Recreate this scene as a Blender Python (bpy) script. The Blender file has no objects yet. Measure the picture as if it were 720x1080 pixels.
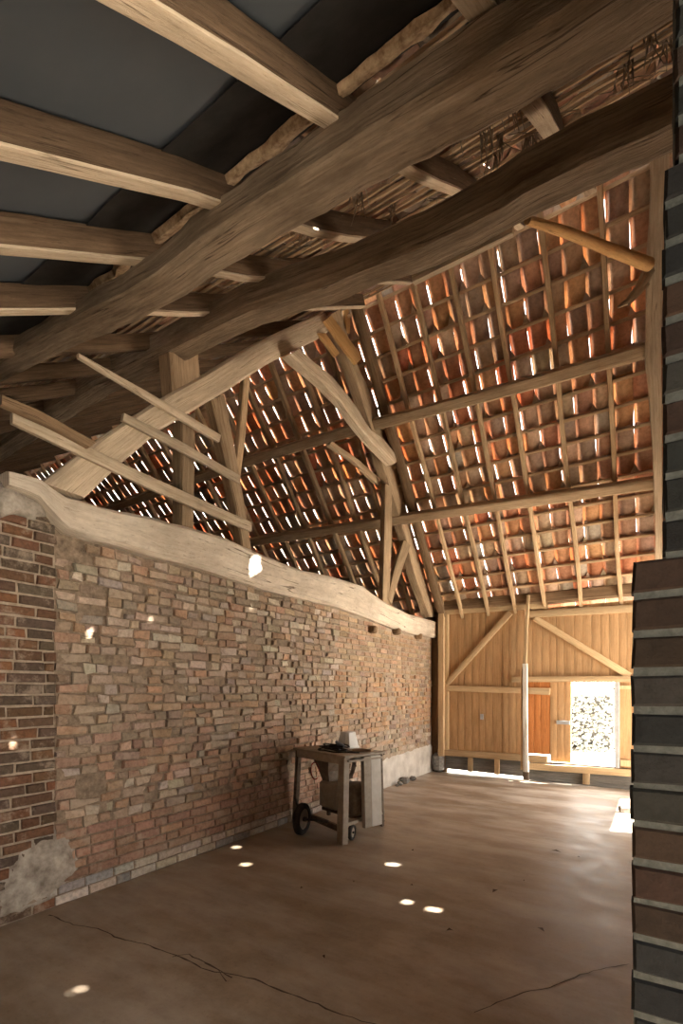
import bpy, bmesh, math, random
from mathutils import Vector, Matrix, noise

random.seed(7)
SC = bpy.context.scene
COL = SC.collection

# ------------------------------------------------------------------ measured camera
F = 510.0; TH = math.radians(32.9); HORIZON = 728.0; CAM_H = 1.4
RT = Vector((math.cos(TH), math.sin(TH), 0)); FW = Vector((-math.sin(TH), math.cos(TH), 0)); UP = Vector((0, 0, 1))
CAM = Vector((0, 0, CAM_H))
XL = -3.25      # brick partition wall plane / truss plane
YE = 7.9        # plank door wall plane

def ray(px, py): return RT * ((px - 360) / F) + FW + UP * ((HORIZON - py) / F)
def on_axis(px, py, ax, v):
    d = ray(px, py); return CAM + d * ((v - CAM[ax]) / d[ax])
def on_plane(px, py, n, c):
    d = ray(px, py); n = Vector(n); return CAM + d * ((c - n.dot(CAM)) / n.dot(d))
def tp(px, py, x=XL): return on_axis(px, py, 0, x)       # on the truss plane
def ep(px, py, y=YE): return on_axis(px, py, 1, y)       # on the door wall plane
def fp(px, py): return on_axis(px, py, 2, 0)             # on the floor

# roof planes: far slope (tiles), near slope (tiles)
TA = 1.19; EAVE_Z = 2.75
AF = math.atan(TA); SF = Vector((0, -math.cos(AF), math.sin(AF))); NF = Vector((0, math.sin(AF), math.cos(AF)))
TN = 0.67; AN = math.atan(TN); SN = Vector((0, math.cos(AN), math.sin(AN))); NN = Vector((0, -math.sin(AN), math.cos(AN)))
def far_pt(x, s, n=0.0): return Vector((x, YE, EAVE_Z)) + SF * s + NF * n      # s: distance up the slope from the door wall
def near_z(y): return 2.56 + TN * y                                            # underside of the near rafters
def near_pt(x, y, n=0.0): return Vector((x, y, near_z(y))) + NN * n
RIDGE_Y = 5.12

# ------------------------------------------------------------------ tags
def tag(o, label=None, cat=None, group=None, kind=None):
    if label: o['label'] = label
    if cat: o['category'] = cat
    if group: o['group'] = group
    if kind: o['kind'] = kind
    return o
def empty(name, loc, rz=0.0):
    o = bpy.data.objects.new(name, None); o.location = loc; o.rotation_euler = (0, 0, rz)
    o.empty_display_size = 0.1
    COL.objects.link(o); return o

# ------------------------------------------------------------------ materials
def nt(name):
    m = bpy.data.materials.new(name); m.use_nodes = True
    t = m.node_tree; b = t.nodes['Principled BSDF']
    b.inputs['Specular IOR Level'].default_value = 0.25
    return m, t, b
def nd(t, typ, **kw):
    n = t.nodes.new(typ)
    for k, v in kw.items():
        if k in n.inputs: n.inputs[k].default_value = v
        else: setattr(n, k, v)
    return n
def ramp(t, fac, stops):
    r = t.nodes.new('ShaderNodeValToRGB'); e = r.color_ramp.elements
    while len(e) < len(stops): e.new(0.5)
    for i, (p, c) in enumerate(stops):
        e[i].position = p; e[i].color = (*c, 1)
    t.links.new(fac, r.inputs[0]); return r.outputs[0]
def mix(t, fac, a, b, mode='MIX'):
    m = t.nodes.new('ShaderNodeMix'); m.data_type = 'RGBA'; m.blend_type = mode
    for s, v in ((0, fac), (6, a), (7, b)):
        if hasattr(v, 'is_linked'): t.links.new(v, m.inputs[s])
        elif s == 0: m.inputs[0].default_value = v
        else: m.inputs[s].default_value = (*v, 1)
    return m.outputs[2]
def noise_tex(t, vec, scale, detail=4, rough=0.6):
    n = nd(t, 'ShaderNodeTexNoise'); n.inputs['Scale'].default_value = scale
    n.inputs['Detail'].default_value = detail; n.inputs['Roughness'].default_value = rough
    if vec is not None: t.links.new(vec, n.inputs['Vector'])
    return n.outputs['Fac']
def mapping(t, vec, scale):
    m = t.nodes.new('ShaderNodeMapping'); m.inputs['Scale'].default_value = scale
    t.links.new(vec, m.inputs['Vector']); return m.outputs[0]
def bump(t, b, h, strength, dist=0.01):
    u = t.nodes.new('ShaderNodeBump'); u.inputs['Strength'].default_value = strength; u.inputs['Distance'].default_value = dist
    t.links.new(h, u.inputs['Height']); t.links.new(u.outputs[0], b.inputs['Normal'])

def wood(name, c0, c1, c2, rough=0.85, grime=0.25, bs=0.5, cracks=0.7):
    m, t, b = nt(name)
    uv = t.nodes.new('ShaderNodeTexCoord').outputs['UV']
    oi = t.nodes.new('ShaderNodeObjectInfo')
    add = nd(t, 'ShaderNodeVectorMath', operation='ADD'); t.links.new(uv, add.inputs[0])
    cmb = t.nodes.new('ShaderNodeCombineXYZ')
    mul = nd(t, 'ShaderNodeMath', operation='MULTIPLY'); mul.inputs[1].default_value = 37.0
    t.links.new(oi.outputs['Random'], mul.inputs[0]); t.links.new(mul.outputs[0], cmb.inputs[0]); t.links.new(mul.outputs[0], cmb.inputs[2])
    t.links.new(cmb.outputs[0], add.inputs[1]); v = add.outputs[0]
    grain = noise_tex(t, mapping(t, v, (2.6, 62, 1)), 1.0, 8, 0.72)
    blot = noise_tex(t, mapping(t, v, (1.6, 6, 1)), 1.0, 6, 0.7)
    fine = noise_tex(t, mapping(t, v, (16, 190, 1)), 1.0, 4, 0.7)
    crk = noise_tex(t, mapping(t, v, (0.55, 26, 1)), 1.0, 3, 0.5)
    col = ramp(t, grain, [(0.25, c0), (0.5, c1), (0.75, c2)])
    col = mix(t, 0.22, col, c1)
    sp = ramp(t, blot, [(0.34, (0.42, 0.39, 0.36)), (0.56, (1, 1, 1)), (0.72, (1.12, 1.1, 1.07))])
    col = mix(t, grime * 2.2, col, sp, 'MULTIPLY')
    ck = ramp(t, fine, [(0.30, (0.4, 0.34, 0.3)), (0.42, (1, 1, 1))])
    col = mix(t, 0.6, col, ck, 'MULTIPLY')
    cl = ramp(t, crk, [(0.488, (1, 1, 1)), (0.497, (0.22, 0.18, 0.15)), (0.503, (0.22, 0.18, 0.15)), (0.512, (1, 1, 1))])
    cl = mix(t, ramp(t, blot, [(0.46, (1, 1, 1)), (0.54, (0, 0, 0))]), cl, (1, 1, 1))
    col = mix(t, cracks, col, cl, 'MULTIPLY')
    hv = nd(t, 'ShaderNodeHueSaturation'); t.links.new(col, hv.inputs['Color'])
    mr = t.nodes.new('ShaderNodeMapRange'); mr.inputs[3].default_value = 0.8; mr.inputs[4].default_value = 1.18
    t.links.new(oi.outputs['Random'], mr.inputs[0]); t.links.new(mr.outputs[0], hv.inputs['Value'])
    t.links.new(hv.outputs[0], b.inputs['Base Color']); b.inputs['Roughness'].default_value = rough
    hh = nd(t, 'ShaderNodeMath', operation='MULTIPLY'); t.links.new(grain, hh.inputs[0]); t.links.new(cl, hh.inputs[1])
    bump(t, b, hh.outputs[0], bs, 0.014)
    return m

def attr_mat(name, rough=0.9, n_amt=0.5, scale=30, bs=0.4, grimec=(0.35, 0.3, 0.26), dist=0.01, smear=0.0):
    """colour stored per brick / tile, broken up by noise"""
    m, t, b = nt(name)
    a = nd(t, 'ShaderNodeAttribute', attribute_name='Col')
    g = t.nodes.new('ShaderNodeNewGeometry').outputs['Position']
    n1 = noise_tex(t, g, scale, 5, 0.7); n2 = noise_tex(t, g, scale * 0.12, 4, 0.6)
    k = ramp(t, n1, [(0.3, (0.5, 0.48, 0.46)), (0.55, (1, 1, 1)), (0.75, (1.25, 1.22, 1.18))])
    col = mix(t, n_amt, a.outputs['Color'], k, 'MULTIPLY')
    k2 = ramp(t, n2, [(0.35, grimec), (0.6, (1, 1, 1))])
    col = mix(t, 0.35, col, k2, 'MULTIPLY')
    if smear:
        n3 = noise_tex(t, g, 5.5, 6, 0.75); f = ramp(t, n3, [(0.50, (0, 0, 0)), (0.64, (1, 1, 1))])
        col = mix(t, nd_mul(t, f, smear), col, (0.44, 0.35, 0.265))
    t.links.new(col, b.inputs['Base Color']); b.inputs['Roughness'].default_value = rough
    bump(t, b, n1, bs, dist)
    return m

def nd_mul(t, c, k):
    n = nd(t, 'ShaderNodeMath', operation='MULTIPLY'); n.inputs[1].default_value = k
    t.links.new(c, n.inputs[0]); return n.outputs[0]
def noisy(name, c0, c1, scale=6, rough=0.8, bs=0.2, metal=0.0, det=5):
    m, t, b = nt(name)
    g = t.nodes.new('ShaderNodeNewGeometry').outputs['Position']
    n = noise_tex(t, g, scale, det, 0.65)
    t.links.new(ramp(t, n, [(0.32, c0), (0.68, c1)]), b.inputs['Base Color'])
    b.inputs['Roughness'].default_value = rough; b.inputs['Metallic'].default_value = metal
    if bs: bump(t, b, n, bs, 0.01)
    return m

M = {}
M['oak'] = wood('weathered oak', (0.20, 0.13, 0.075), (0.40, 0.285, 0.175), (0.56, 0.43, 0.29))
M['pale'] = wood('pale hewn timber', (0.33, 0.25, 0.165), (0.55, 0.44, 0.31), (0.70, 0.59, 0.45), grime=0.2)
M['tie'] = wood('bleached beam', (0.42, 0.34, 0.25), (0.62, 0.53, 0.42), (0.76, 0.69, 0.59), grime=0.24, bs=0.8, cracks=0.9)
M['dark'] = wood('dark oak', (0.10, 0.06, 0.032), (0.27, 0.175, 0.10), (0.42, 0.29, 0.175))
M['great'] = wood('old rough beam', (0.085, 0.06, 0.038), (0.26, 0.19, 0.125), (0.45, 0.355, 0.26), bs=1.0, grime=0.36, cracks=0.9)
M['honey'] = wood('honey pine', (0.38, 0.20, 0.07), (0.60, 0.35, 0.14), (0.72, 0.46, 0.21), grime=0.15)
M['lath'] = wood('lath wood', (0.28, 0.18, 0.10), (0.50, 0.35, 0.21), (0.63, 0.47, 0.31))
M['shade_brown'] = wood('shaded brown timber', (0.05, 0.03, 0.017), (0.15, 0.095, 0.055), (0.26, 0.175, 0.11), bs=0.9)
M['rafter'] = wood('sawn rafter', (0.30, 0.20, 0.11), (0.52, 0.37, 0.22), (0.66, 0.50, 0.33))
M['board'] = wood('door boards', (0.30, 0.17, 0.08), (0.46, 0.285, 0.145), (0.56, 0.37, 0.20), grime=0.18, bs=0.25, cracks=0.2)
M['board_red'] = wood('reddish boards', (0.36, 0.12, 0.035), (0.56, 0.22, 0.07), (0.66, 0.31, 0.12), grime=0.15, bs=0.25)
M['rail'] = wood('door rails', (0.40, 0.27, 0.145), (0.58, 0.42, 0.245), (0.68, 0.52, 0.33), grime=0.1, bs=0.25, cracks=0.3)
M['greyboard'] = wood('grey base boards', (0.10, 0.10, 0.095), (0.22, 0.215, 0.20), (0.38, 0.36, 0.33), grime=0.3)
M['whitewash'] = wood('flaking white paint', (0.42, 0.36, 0.28), (0.74, 0.70, 0.63), (0.84, 0.82, 0.77), grime=0.12)
M['brick'] = attr_mat('old brick', 0.92, 0.75, 34, 0.7, (0.5, 0.45, 0.4), 0.01, 0.62)
M['pier_brick'] = attr_mat('dark pier brick', 0.9, 0.6, 34, 0.5)
M['mortar'] = noisy('mortar', (0.26, 0.20, 0.145), (0.46, 0.37, 0.28), 22, 0.95, 0.6)
M['render'] = noisy('mottled old render', (0.17, 0.14, 0.11), (0.50, 0.44, 0.37), 11, 0.95, 0.8, det=8)
M['mortar_rough'] = noisy('eroded mortar', (0.13, 0.095, 0.065), (0.33, 0.25, 0.18), 22, 0.95, 0.6)
M['mortar_dark'] = noisy('grey mortar', (0.05, 0.055, 0.05), (0.10, 0.107, 0.097), 40, 0.95, 0.5)
M['plaster'] = noisy('plaster', (0.44, 0.40, 0.35), (0.66, 0.62, 0.56), 5, 0.9, 0.25)
M['tile'] = attr_mat('clay tile', 0.88, 0.6, 26, 0.3, (0.42, 0.30, 0.24), 0.006)
M['sheet'] = noisy('dark grey sheeting', (0.052, 0.062, 0.072), (0.078, 0.088, 0.098), 1.2, 0.55, 0.05)
M['black'] = noisy('black gap shade', (0.008, 0.007, 0.006), (0.02, 0.018, 0.016), 9, 0.95, 0.2)
M['torn'] = noisy('torn insulation edge', (0.16, 0.09, 0.045), (0.55, 0.40, 0.25), 22, 0.9, 0.6)
M['steel'] = noisy('dusty beige steel', (0.30, 0.255, 0.20), (0.42, 0.365, 0.30), 14, 0.6, 0.1)
M['rust'] = noisy('dark rusty steel', (0.10, 0.075, 0.055), (0.21, 0.165, 0.125), 18, 0.7, 0.15)
M['panel'] = noisy('pale sheet metal', (0.50, 0.47, 0.42), (0.62, 0.59, 0.54), 8, 0.55, 0.05)
M['rubber'] = noisy('black rubber', (0.02, 0.019, 0.018), (0.045, 0.042, 0.04), 20, 0.8, 0.1)
M['white'] = noisy('white plastic', (0.74, 0.74, 0.73), (0.82, 0.82, 0.81), 6, 0.5, 0.0)
M['bluegrey'] = noisy('blue grey plastic', (0.12, 0.15, 0.19), (0.22, 0.26, 0.31), 12, 0.5, 0.0)
M['redwire'] = noisy('red cable', (0.32, 0.03, 0.02), (0.40, 0.05, 0.03), 12, 0.5, 0.0)
M['stone'] = noisy('grey rubble', (0.13, 0.12, 0.11), (0.34, 0.32, 0.29), 20, 0.9, 0.5)
M['leaf'] = noisy('pale hedge leaves', (0.17, 0.18, 0.15), (0.42, 0.43, 0.38), 30, 0.7, 0.0)
M['deadleaf'] = noisy('brown dead leaf', (0.05, 0.03, 0.02), (0.12, 0.075, 0.04), 30, 0.8, 0.0)
M['gravel'] = noisy('pale gravel', (0.50, 0.48, 0.44), (0.66, 0.63, 0.58), 40, 0.95, 0.4)
M['straw'] = noisy('dusty straw', (0.16, 0.125, 0.085), (0.36, 0.295, 0.22), 30, 0.95, 0.0)
M['crack'] = noisy('dark crack', (0.06, 0.042, 0.03), (0.12, 0.085, 0.06), 30, 0.95, 0.0)
M['iron'] = noisy('old iron', (0.06, 0.06, 0.06), (0.14, 0.13, 0.12), 25, 0.6, 0.2, 0.6)
M['zinc'] = noisy('grey metal plate', (0.36, 0.37, 0.38), (0.5, 0.51, 0.52), 12, 0.5, 0.05, 0.2)

def floor_mat():
    m, t, b = nt('worn concrete')
    g = t.nodes.new('ShaderNodeNewGeometry').outputs['Position']
    a = noise_tex(t, g, 0.55, 6, 0.62); c = noise_tex(t, g, 3.5, 6, 0.7); d = noise_tex(t, g, 38, 4, 0.7)
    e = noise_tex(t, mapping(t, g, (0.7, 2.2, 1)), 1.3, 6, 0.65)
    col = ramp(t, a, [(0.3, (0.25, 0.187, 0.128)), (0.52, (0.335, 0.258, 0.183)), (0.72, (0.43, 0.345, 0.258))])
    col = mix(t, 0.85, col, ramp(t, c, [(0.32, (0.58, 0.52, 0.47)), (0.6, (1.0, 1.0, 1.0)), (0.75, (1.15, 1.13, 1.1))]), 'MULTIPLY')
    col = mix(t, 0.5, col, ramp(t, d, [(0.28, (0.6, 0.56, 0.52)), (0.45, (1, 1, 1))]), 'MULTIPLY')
    dust_glow = ramp(t, e, [(0.42, (0, 0, 0)), (0.66, (1, 1, 1))])
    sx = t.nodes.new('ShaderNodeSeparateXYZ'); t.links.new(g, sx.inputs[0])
    mr = t.nodes.new('ShaderNodeMapRange'); mr.inputs[1].default_value = 4.0; mr.inputs[2].default_value = 7.5; mr.inputs[3].default_value = 0.28; mr.inputs[4].default_value = 0.95  # far-end brightness painted in as paler dust towards the doors
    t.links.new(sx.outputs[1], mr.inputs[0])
    dm = nd(t, 'ShaderNodeMath', operation='MULTIPLY'); t.links.new(dust_glow, dm.inputs[0]); t.links.new(mr.outputs[0], dm.inputs[1])
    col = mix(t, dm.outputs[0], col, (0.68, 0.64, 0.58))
    t.links.new(col, b.inputs['Base Color'])
    t.links.new(ramp(t, c, [(0.3, (0.36,) * 3), (0.7, (0.62,) * 3)]), b.inputs['Roughness']); b.inputs['Specular IOR Level'].default_value = 0.5
    bump(t, b, d, 0.25, 0.004)
    return m
def nd_mul(t, c, k):
    n = nd(t, 'ShaderNodeMath', operation='MULTIPLY'); n.inputs[1].default_value = k
    t.links.new(c, n.inputs[0]); return n.outputs[0]
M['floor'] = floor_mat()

# ------------------------------------------------------------------ mesh builder
class MB:
    def __init__(s): s.v = []; s.f = []; s.uv = []; s.c = []; s.col = (1, 1, 1)
    def face(s, idx, uv=None):
        s.f.append(idx); s.uv.append(uv or [(s.v[i][0] * 1.0 + s.v[i][1], s.v[i][2]) for i in idx]); s.c.append(s.col)
    def sweep(s, rings, closed_caps=True):
        """loft closed rings; u runs along the length in metres, v round the section"""
        base = len(s.v); n = len(rings[0]); L = 0.0; us = [0.0]
        cen = [sum((Vector(p) for p in r), Vector()) / n for r in rings]
        for i in range(1, len(rings)): L += (cen[i] - cen[i - 1]).length; us.append(L)
        per = [0.0]
        for k in range(n): per.append(per[-1] + (Vector(rings[0][(k + 1) % n]) - Vector(rings[0][k])).length)
        for r in rings: s.v.extend([tuple(p) for p in r])
        for i in range(len(rings) - 1):
            for k in range(n):
                k2 = (k + 1) % n
                s.face((base + i * n + k, base + i * n + k2, base + (i + 1) * n + k2, base + (i + 1) * n + k),
                       [(us[i], per[k]), (us[i], per[k + 1]), (us[i + 1], per[k + 1]), (us[i + 1], per[k])])
        if closed_caps:
            for i, rev in ((0, True), (len(rings) - 1, False)):
                idx = [base + i * n + k for k in range(n)]
                if rev: idx.reverse()
                c = cen[i]
                s.face(tuple(idx), [(us[i] + 0.3 * (s.v[j][2] - c.z), s.v[j][0] + s.v[j][1]) for j in idx])
        return s
    def bar(s, pts, a, b, w, d, jit=0.0, seg=0.12, rnd=0.2, seed=0.0):
        """bar along pts; w = size along a, d = size along b (numbers or per-point lists)"""
        pts = [Vector(p) for p in pts]; n = len(pts)
        ws = w if isinstance(w, (list, tuple)) else [w] * n
        ds = d if isinstance(d, (list, tuple)) else [d] * n
        P = []
        for i in range(n - 1):
            k = max(1, int((pts[i + 1] - pts[i]).length / seg))
            for j in range(k):
                f = j / k; P.append((pts[i].lerp(pts[i + 1], f), ws[i] + (ws[i + 1] - ws[i]) * f, ds[i] + (ds[i + 1] - ds[i]) * f))
        P.append((pts[-1], ws[-1], ds[-1]))
        a = Vector(a).normalized(); b = Vector(b).normalized()
        prof = []
        r = rnd
        for (sx, sy) in ((-1, -1), (1, -1), (1, 1), (-1, 1)):
            if sx * sy > 0: prof += [(sx, sy * (1 - r)), (sx * (1 - r), sy)]
            else: prof += [(sx * (1 - r), sy), (sx, sy * (1 - r))]
        # mid points for wobble on the long sides
        prof2 = []
        for i in range(len(prof)):
            p = prof[i]; q = prof[(i + 1) % len(prof)]
            prof2.append(p)
            if i % 2 == 1: prof2.append(((p[0] + q[0]) / 2, (p[1] + q[1]) / 2))
        rings = []
        for (c, ww, dd) in P:
            ring = []
            for (u, v) in prof2:
                p = c + a * (u * ww / 2) + b * (v * dd / 2)
                if jit:
                    q = p * 3.1 + Vector((seed, seed * 1.7, -seed))
                    k = noise.noise(q) * 1.0 + noise.noise(q * 3.3) * 0.5
                    dirv = (p - c).normalized()
                    p = p + dirv * (k * jit)
                ring.append(p)
            rings.append(ring)
        return s.sweep(rings)
    def tube(s, pts, r, n=8, up=None):
        pts = [Vector(p) for p in pts]; rs = r if isinstance(r, (list, tuple)) else [r] * len(pts)
        rings = []
        for i, p in enumerate(pts):
            t = (pts[min(i + 1, len(pts) - 1)] - pts[max(i - 1, 0)]).normalized()
            h = Vector((0, 0, 1)) if abs(t.z) < 0.9 else Vector((1, 0, 0))
            x = t.cross(h).normalized(); y = x.cross(t)
            rings.append([p + (x * math.cos(2 * math.pi * k / n) + y * math.sin(2 * math.pi * k / n)) * rs[i] for k in range(n)])
        return s.sweep(rings)
    def box(s, c, size, rz=0.0, rnd=0.08):
        R = Matrix.Rotation(rz, 3, 'Z'); c = Vector(c)
        w, d, h = size; r = min(size) * rnd
        rings = []
        for (z, e) in ((-h / 2, r), (-h / 2 + r, 0), (h / 2 - r, 0), (h / 2, r)):
            x = w / 2 - e; y = d / 2 - e
            rings.append([c + R @ Vector(p) for p in ((-x, -y + r, z), (-x + r, -y, z), (x - r, -y, z), (x, -y + r, z), (x, y - r, z), (x - r, y, z), (-x + r, y, z), (-x, y - r, z))])
        return s.sweep(rings)
    def build(s, name, mat, parent=None, loc=None, smooth=True, angle=40):
        loc = Vector(loc) if loc is not None else Vector((0, 0, 0))
        if loc is not None and parent is None and loc == Vector((0, 0, 0)) and s.v:
            n = len(s.v); loc = Vector((sum(p[0] for p in s.v) / n, sum(p[1] for p in s.v) / n, min(p[2] for p in s.v)))
        base = parent.matrix_basis.inverted() if parent is not None and parent.parent is None else None
        vs = [Vector(p) for p in s.v]
        if parent is not None:
            M4 = parent.matrix_basis
            if parent.parent is not None: M4 = parent.parent.matrix_basis @ M4
            inv = M4.inverted(); vs = [inv @ p for p in vs]
        else: vs = [p - loc for p in vs]
        me = bpy.data.meshes.new(name); me.from_pydata([tuple(p) for p in vs], [], s.f)
        uvl = me.uv_layers.new(name='UVMap'); flat = []
        for u in s.uv:
            for q in u: flat.extend(q)
        uvl.data.foreach_set('uv', flat)
        if any(c != (1, 1, 1) for c in s.c):
            ca = me.color_attributes.new('Col', 'FLOAT_COLOR', 'CORNER'); fl = []
            for f, c in zip(s.f, s.c): fl.extend((*c, 1.0) * len(f))
            ca.data.foreach_set('color', fl)
        me.materials.append(mat)
        if smooth:
            me.polygons.foreach_set('use_smooth', [True] * len(me.polygons))
            me.set_sharp_from_angle(angle=math.radians(angle))
        o = bpy.data.objects.new(name, me); COL.objects.link(o)
        if parent is None: o.location = loc
        else: o.parent = parent
        return o

def resample(pl, n):
    """n points evenly spaced along a pixel polyline"""
    d = [0.0]
    for i in range(1, len(pl)): d.append(d[-1] + math.hypot(pl[i][0] - pl[i - 1][0], pl[i][1] - pl[i - 1][1]))
    out = []
    for k in range(n):
        t = d[-1] * k / (n - 1); i = 1
        while i < len(pl) - 1 and d[i] < t: i += 1
        f = (t - d[i - 1]) / max(1e-6, d[i] - d[i - 1])
        out.append((pl[i - 1][0] + (pl[i][0] - pl[i - 1][0]) * f, pl[i - 1][1] + (pl[i][1] - pl[i - 1][1]) * f))
    return out

def timber(top, bot, depth, x=XL, jit=0.006, n=24, seed=1.0):
    """timber of the truss: its two long edges as seen, set in the plane x, squared to a depth along x"""
    T = [tp(*p, x=x) for p in resample(top, n)]; B = [tp(*p, x=x) for p in resample(bot, n)]
    m = MB(); rings = []
    for t, b in zip(T, B):
        c = (t + b) / 2; a = (t - b) / 2; w = a.length; ad = a.normalized()
        hd = depth / 2
        prof = [(-1, -.75), (-1, 0), (-1, .75), (-.8, 1), (0, 1), (.8, 1), (1, .75), (1, 0), (1, -.75), (.8, -1), (0, -1), (-.8, -1)]
        ring = []
        for (u, v) in prof:
            p = c + ad * (u * w) + Vector((1, 0, 0)) * (v * hd)
            q = p * 3.3 + Vector((seed, seed, seed)); k = noise.noise(q) + 0.5 * noise.noise(q * 3.1)
            ring.append(p + (p - c).normalized() * k * jit)
        rings.append(ring)
    return m.sweep(rings)

# ------------------------------------------------------------------ SUN: direction towards the sun
SUN_DIR = Vector((0.60, 0.13, 0.79)).normalized()

# ------------------------------------------------------------------ floor and ground
def slab(name, x0, x1, y0, y1, z, mat, nx=1, ny=1, jit=0.0):
    m = MB()
    for j in range(ny + 1):
        for i in range(nx + 1):
            x = x0 + (x1 - x0) * i / nx; y = y0 + (y1 - y0) * j / ny
            m.v.append((x, y, z + (noise.noise(Vector((x * 1.3, y * 1.3, 0))) * jit if jit else 0)))
    for j in range(ny):
        for i in range(nx):
            a = j * (nx + 1) + i; m.face((a, a + 1, a + nx + 2, a + nx + 1))
    return m
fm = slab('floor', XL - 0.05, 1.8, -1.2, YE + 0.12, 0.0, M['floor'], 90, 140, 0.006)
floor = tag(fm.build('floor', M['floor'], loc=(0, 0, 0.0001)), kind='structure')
gm = slab('ground', -40, 40, -30, 60, -0.06, M['gravel'])
ground = tag(gm.build('ground', M['gravel'], loc=(0, 0, 0.0001)), kind='structure')

def crack(pxs, w, seed):
    m = MB(); pts = []
    base = [fp(*p) for p in pxs]
    for i in range(len(base) - 1):
        k = max(2, int((base[i + 1] - base[i]).length / 0.04))
        for j in range(k): pts.append(base[i].lerp(base[i + 1], j / k))
    pts.append(base[-1])
    for i, p in enumerate(pts):
        t = (pts[min(i + 1, len(pts) - 1)] - pts[max(0, i - 1)]).normalized(); nrm = Vector((-t.y, t.x, 0))
        off = noise.noise(p * 4 + Vector((seed, 0, 0))) * 0.03 + noise.noise(p * 17 + Vector((seed, 0, 0))) * 0.012
        ww = w * (0.45 + abs(noise.noise(p * 9 + Vector((0, seed, 0)))) * 1.6)
        z = noise.noise(Vector((p.x * 1.3, p.y * 1.3, 0))) * 0.006 + 0.0022
        q = p + nrm * off
        m.v += [(q.x + nrm.x * ww, q.y + nrm.y * ww, z), (q.x - nrm.x * ww, q.y - nrm.y * ww, z)]
    for i in range(len(pts) - 1): m.face((2 * i, 2 * i + 1, 2 * i + 3, 2 * i + 2))
    return m.build('crack', M['crack'], floor)
crack([(50, 966), (90, 978), (150, 997), (182, 1008), (215, 1019), (250, 1030), (290, 1043), (335, 1060), (392, 1080), (430, 1094)], 0.0048, 3.0)
crack([(182, 1008), (200, 1006), (222, 1017), (245, 1031)], 0.004, 9.0)
crack([(215, 1016), (228, 1024), (236, 1036)], 0.003, 5.0)
crack([(500, 1068), (520, 1055), (560, 1045), (600, 1034), (640, 1021), (664, 1018)], 0.003, 14.0)

# ------------------------------------------------------------------ brick walls
def rough_grid(m, o, u, v, L, Hh, nu, nv, nrm, amp):
    b = len(m.v)
    for j in range(nv + 1):
        for i in range(nu + 1):
            p = o + u * (L * i / nu) + v * (Hh * j / nv)
            m.v.append(tuple(p + nrm * (noise.noise(p * 7) * amp)))
    for j in range(nv):
        for i in range(nu):
            a = b + j * (nu + 1) + i; m.face((a, a + 1, a + nu + 2, a + nu + 1))
def brick(m, o, u, v, nrm, x0, x1, z0, z1, dep, jit, col, rng, back=0.03):
    e = 0.006
    q = [(x0, z0), (x1, z0), (x1, z1), (x0, z1)]
    i0 = len(m.v); out = []
    for (a, b) in q: out.append((a + rng.uniform(-jit, jit), b + rng.uniform(-jit, jit)))
    for (a, b) in out: m.v.append(tuple(o + u * a + v * b - nrm * back))
    for (a, b) in out: m.v.append(tuple(o + u * a + v * b + nrm * (dep - e)))
    cx = sum(p[0] for p in out) / 4; cz = sum(p[1] for p in out) / 4
    tl = rng.uniform(-jit, jit) * 0.8
    for (a, b) in out:
        a2 = a + (e if a < cx else -e); b2 = b + (e if b < cz else -e)
        m.v.append(tuple(o + u * a2 + v * b2 + nrm * (dep + tl * (1 if a > cx else -1))))
    m.col = col
    for k in range(4):
        k2 = (k + 1) % 4
        m.face((i0 + k, i0 + k2, i0 + 4 + k2, i0 + 4 + k)); m.face((i0 + 4 + k, i0 + 4 + k2, i0 + 8 + k2, i0 + 8 + k))
    m.face((i0 + 8, i0 + 9, i0 + 10, i0 + 11))
def lerp3(a, b, f): return tuple(a[i] + (b[i] - a[i]) * f for i in range(3))
def pick(rng, cols): return rng.choice(cols)
def vary(rng, c, k=0.18):
    s = 1 + rng.uniform(-k, k); return tuple(max(0.004, x * s * (1 + rng.uniform(-0.05, 0.05))) for x in c)

# underside of the tie beam along the wall: where the brickwork stops
TIE_TOP = [(0, 500), (30, 507), (60, 527), (100, 538), (160, 550), (200, 560), (240, 573), (270, 587), (310, 602), (345, 610), (375, 618), (400, 637), (425, 648), (458, 657)]
TIE_BOT = [(0, 517), (30, 528), (60, 562), (100, 574), (160, 590), (200, 600), (240, 613), (270, 623), (310, 632), (345, 640), (375, 650), (400, 660), (425, 668), (458, 674)]
def tie_z(y):
    best = None
    P = [tp(*p) for p in TIE_BOT]
    for i in range(len(P) - 1):
        if P[i].y <= y <= P[i + 1].y:
            f = (y - P[i].y) / (P[i + 1].y - P[i].y); return P[i].z + (P[i + 1].z - P[i].z) * f
    return P[0].z if y < P[0].y else P[-1].z

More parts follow.
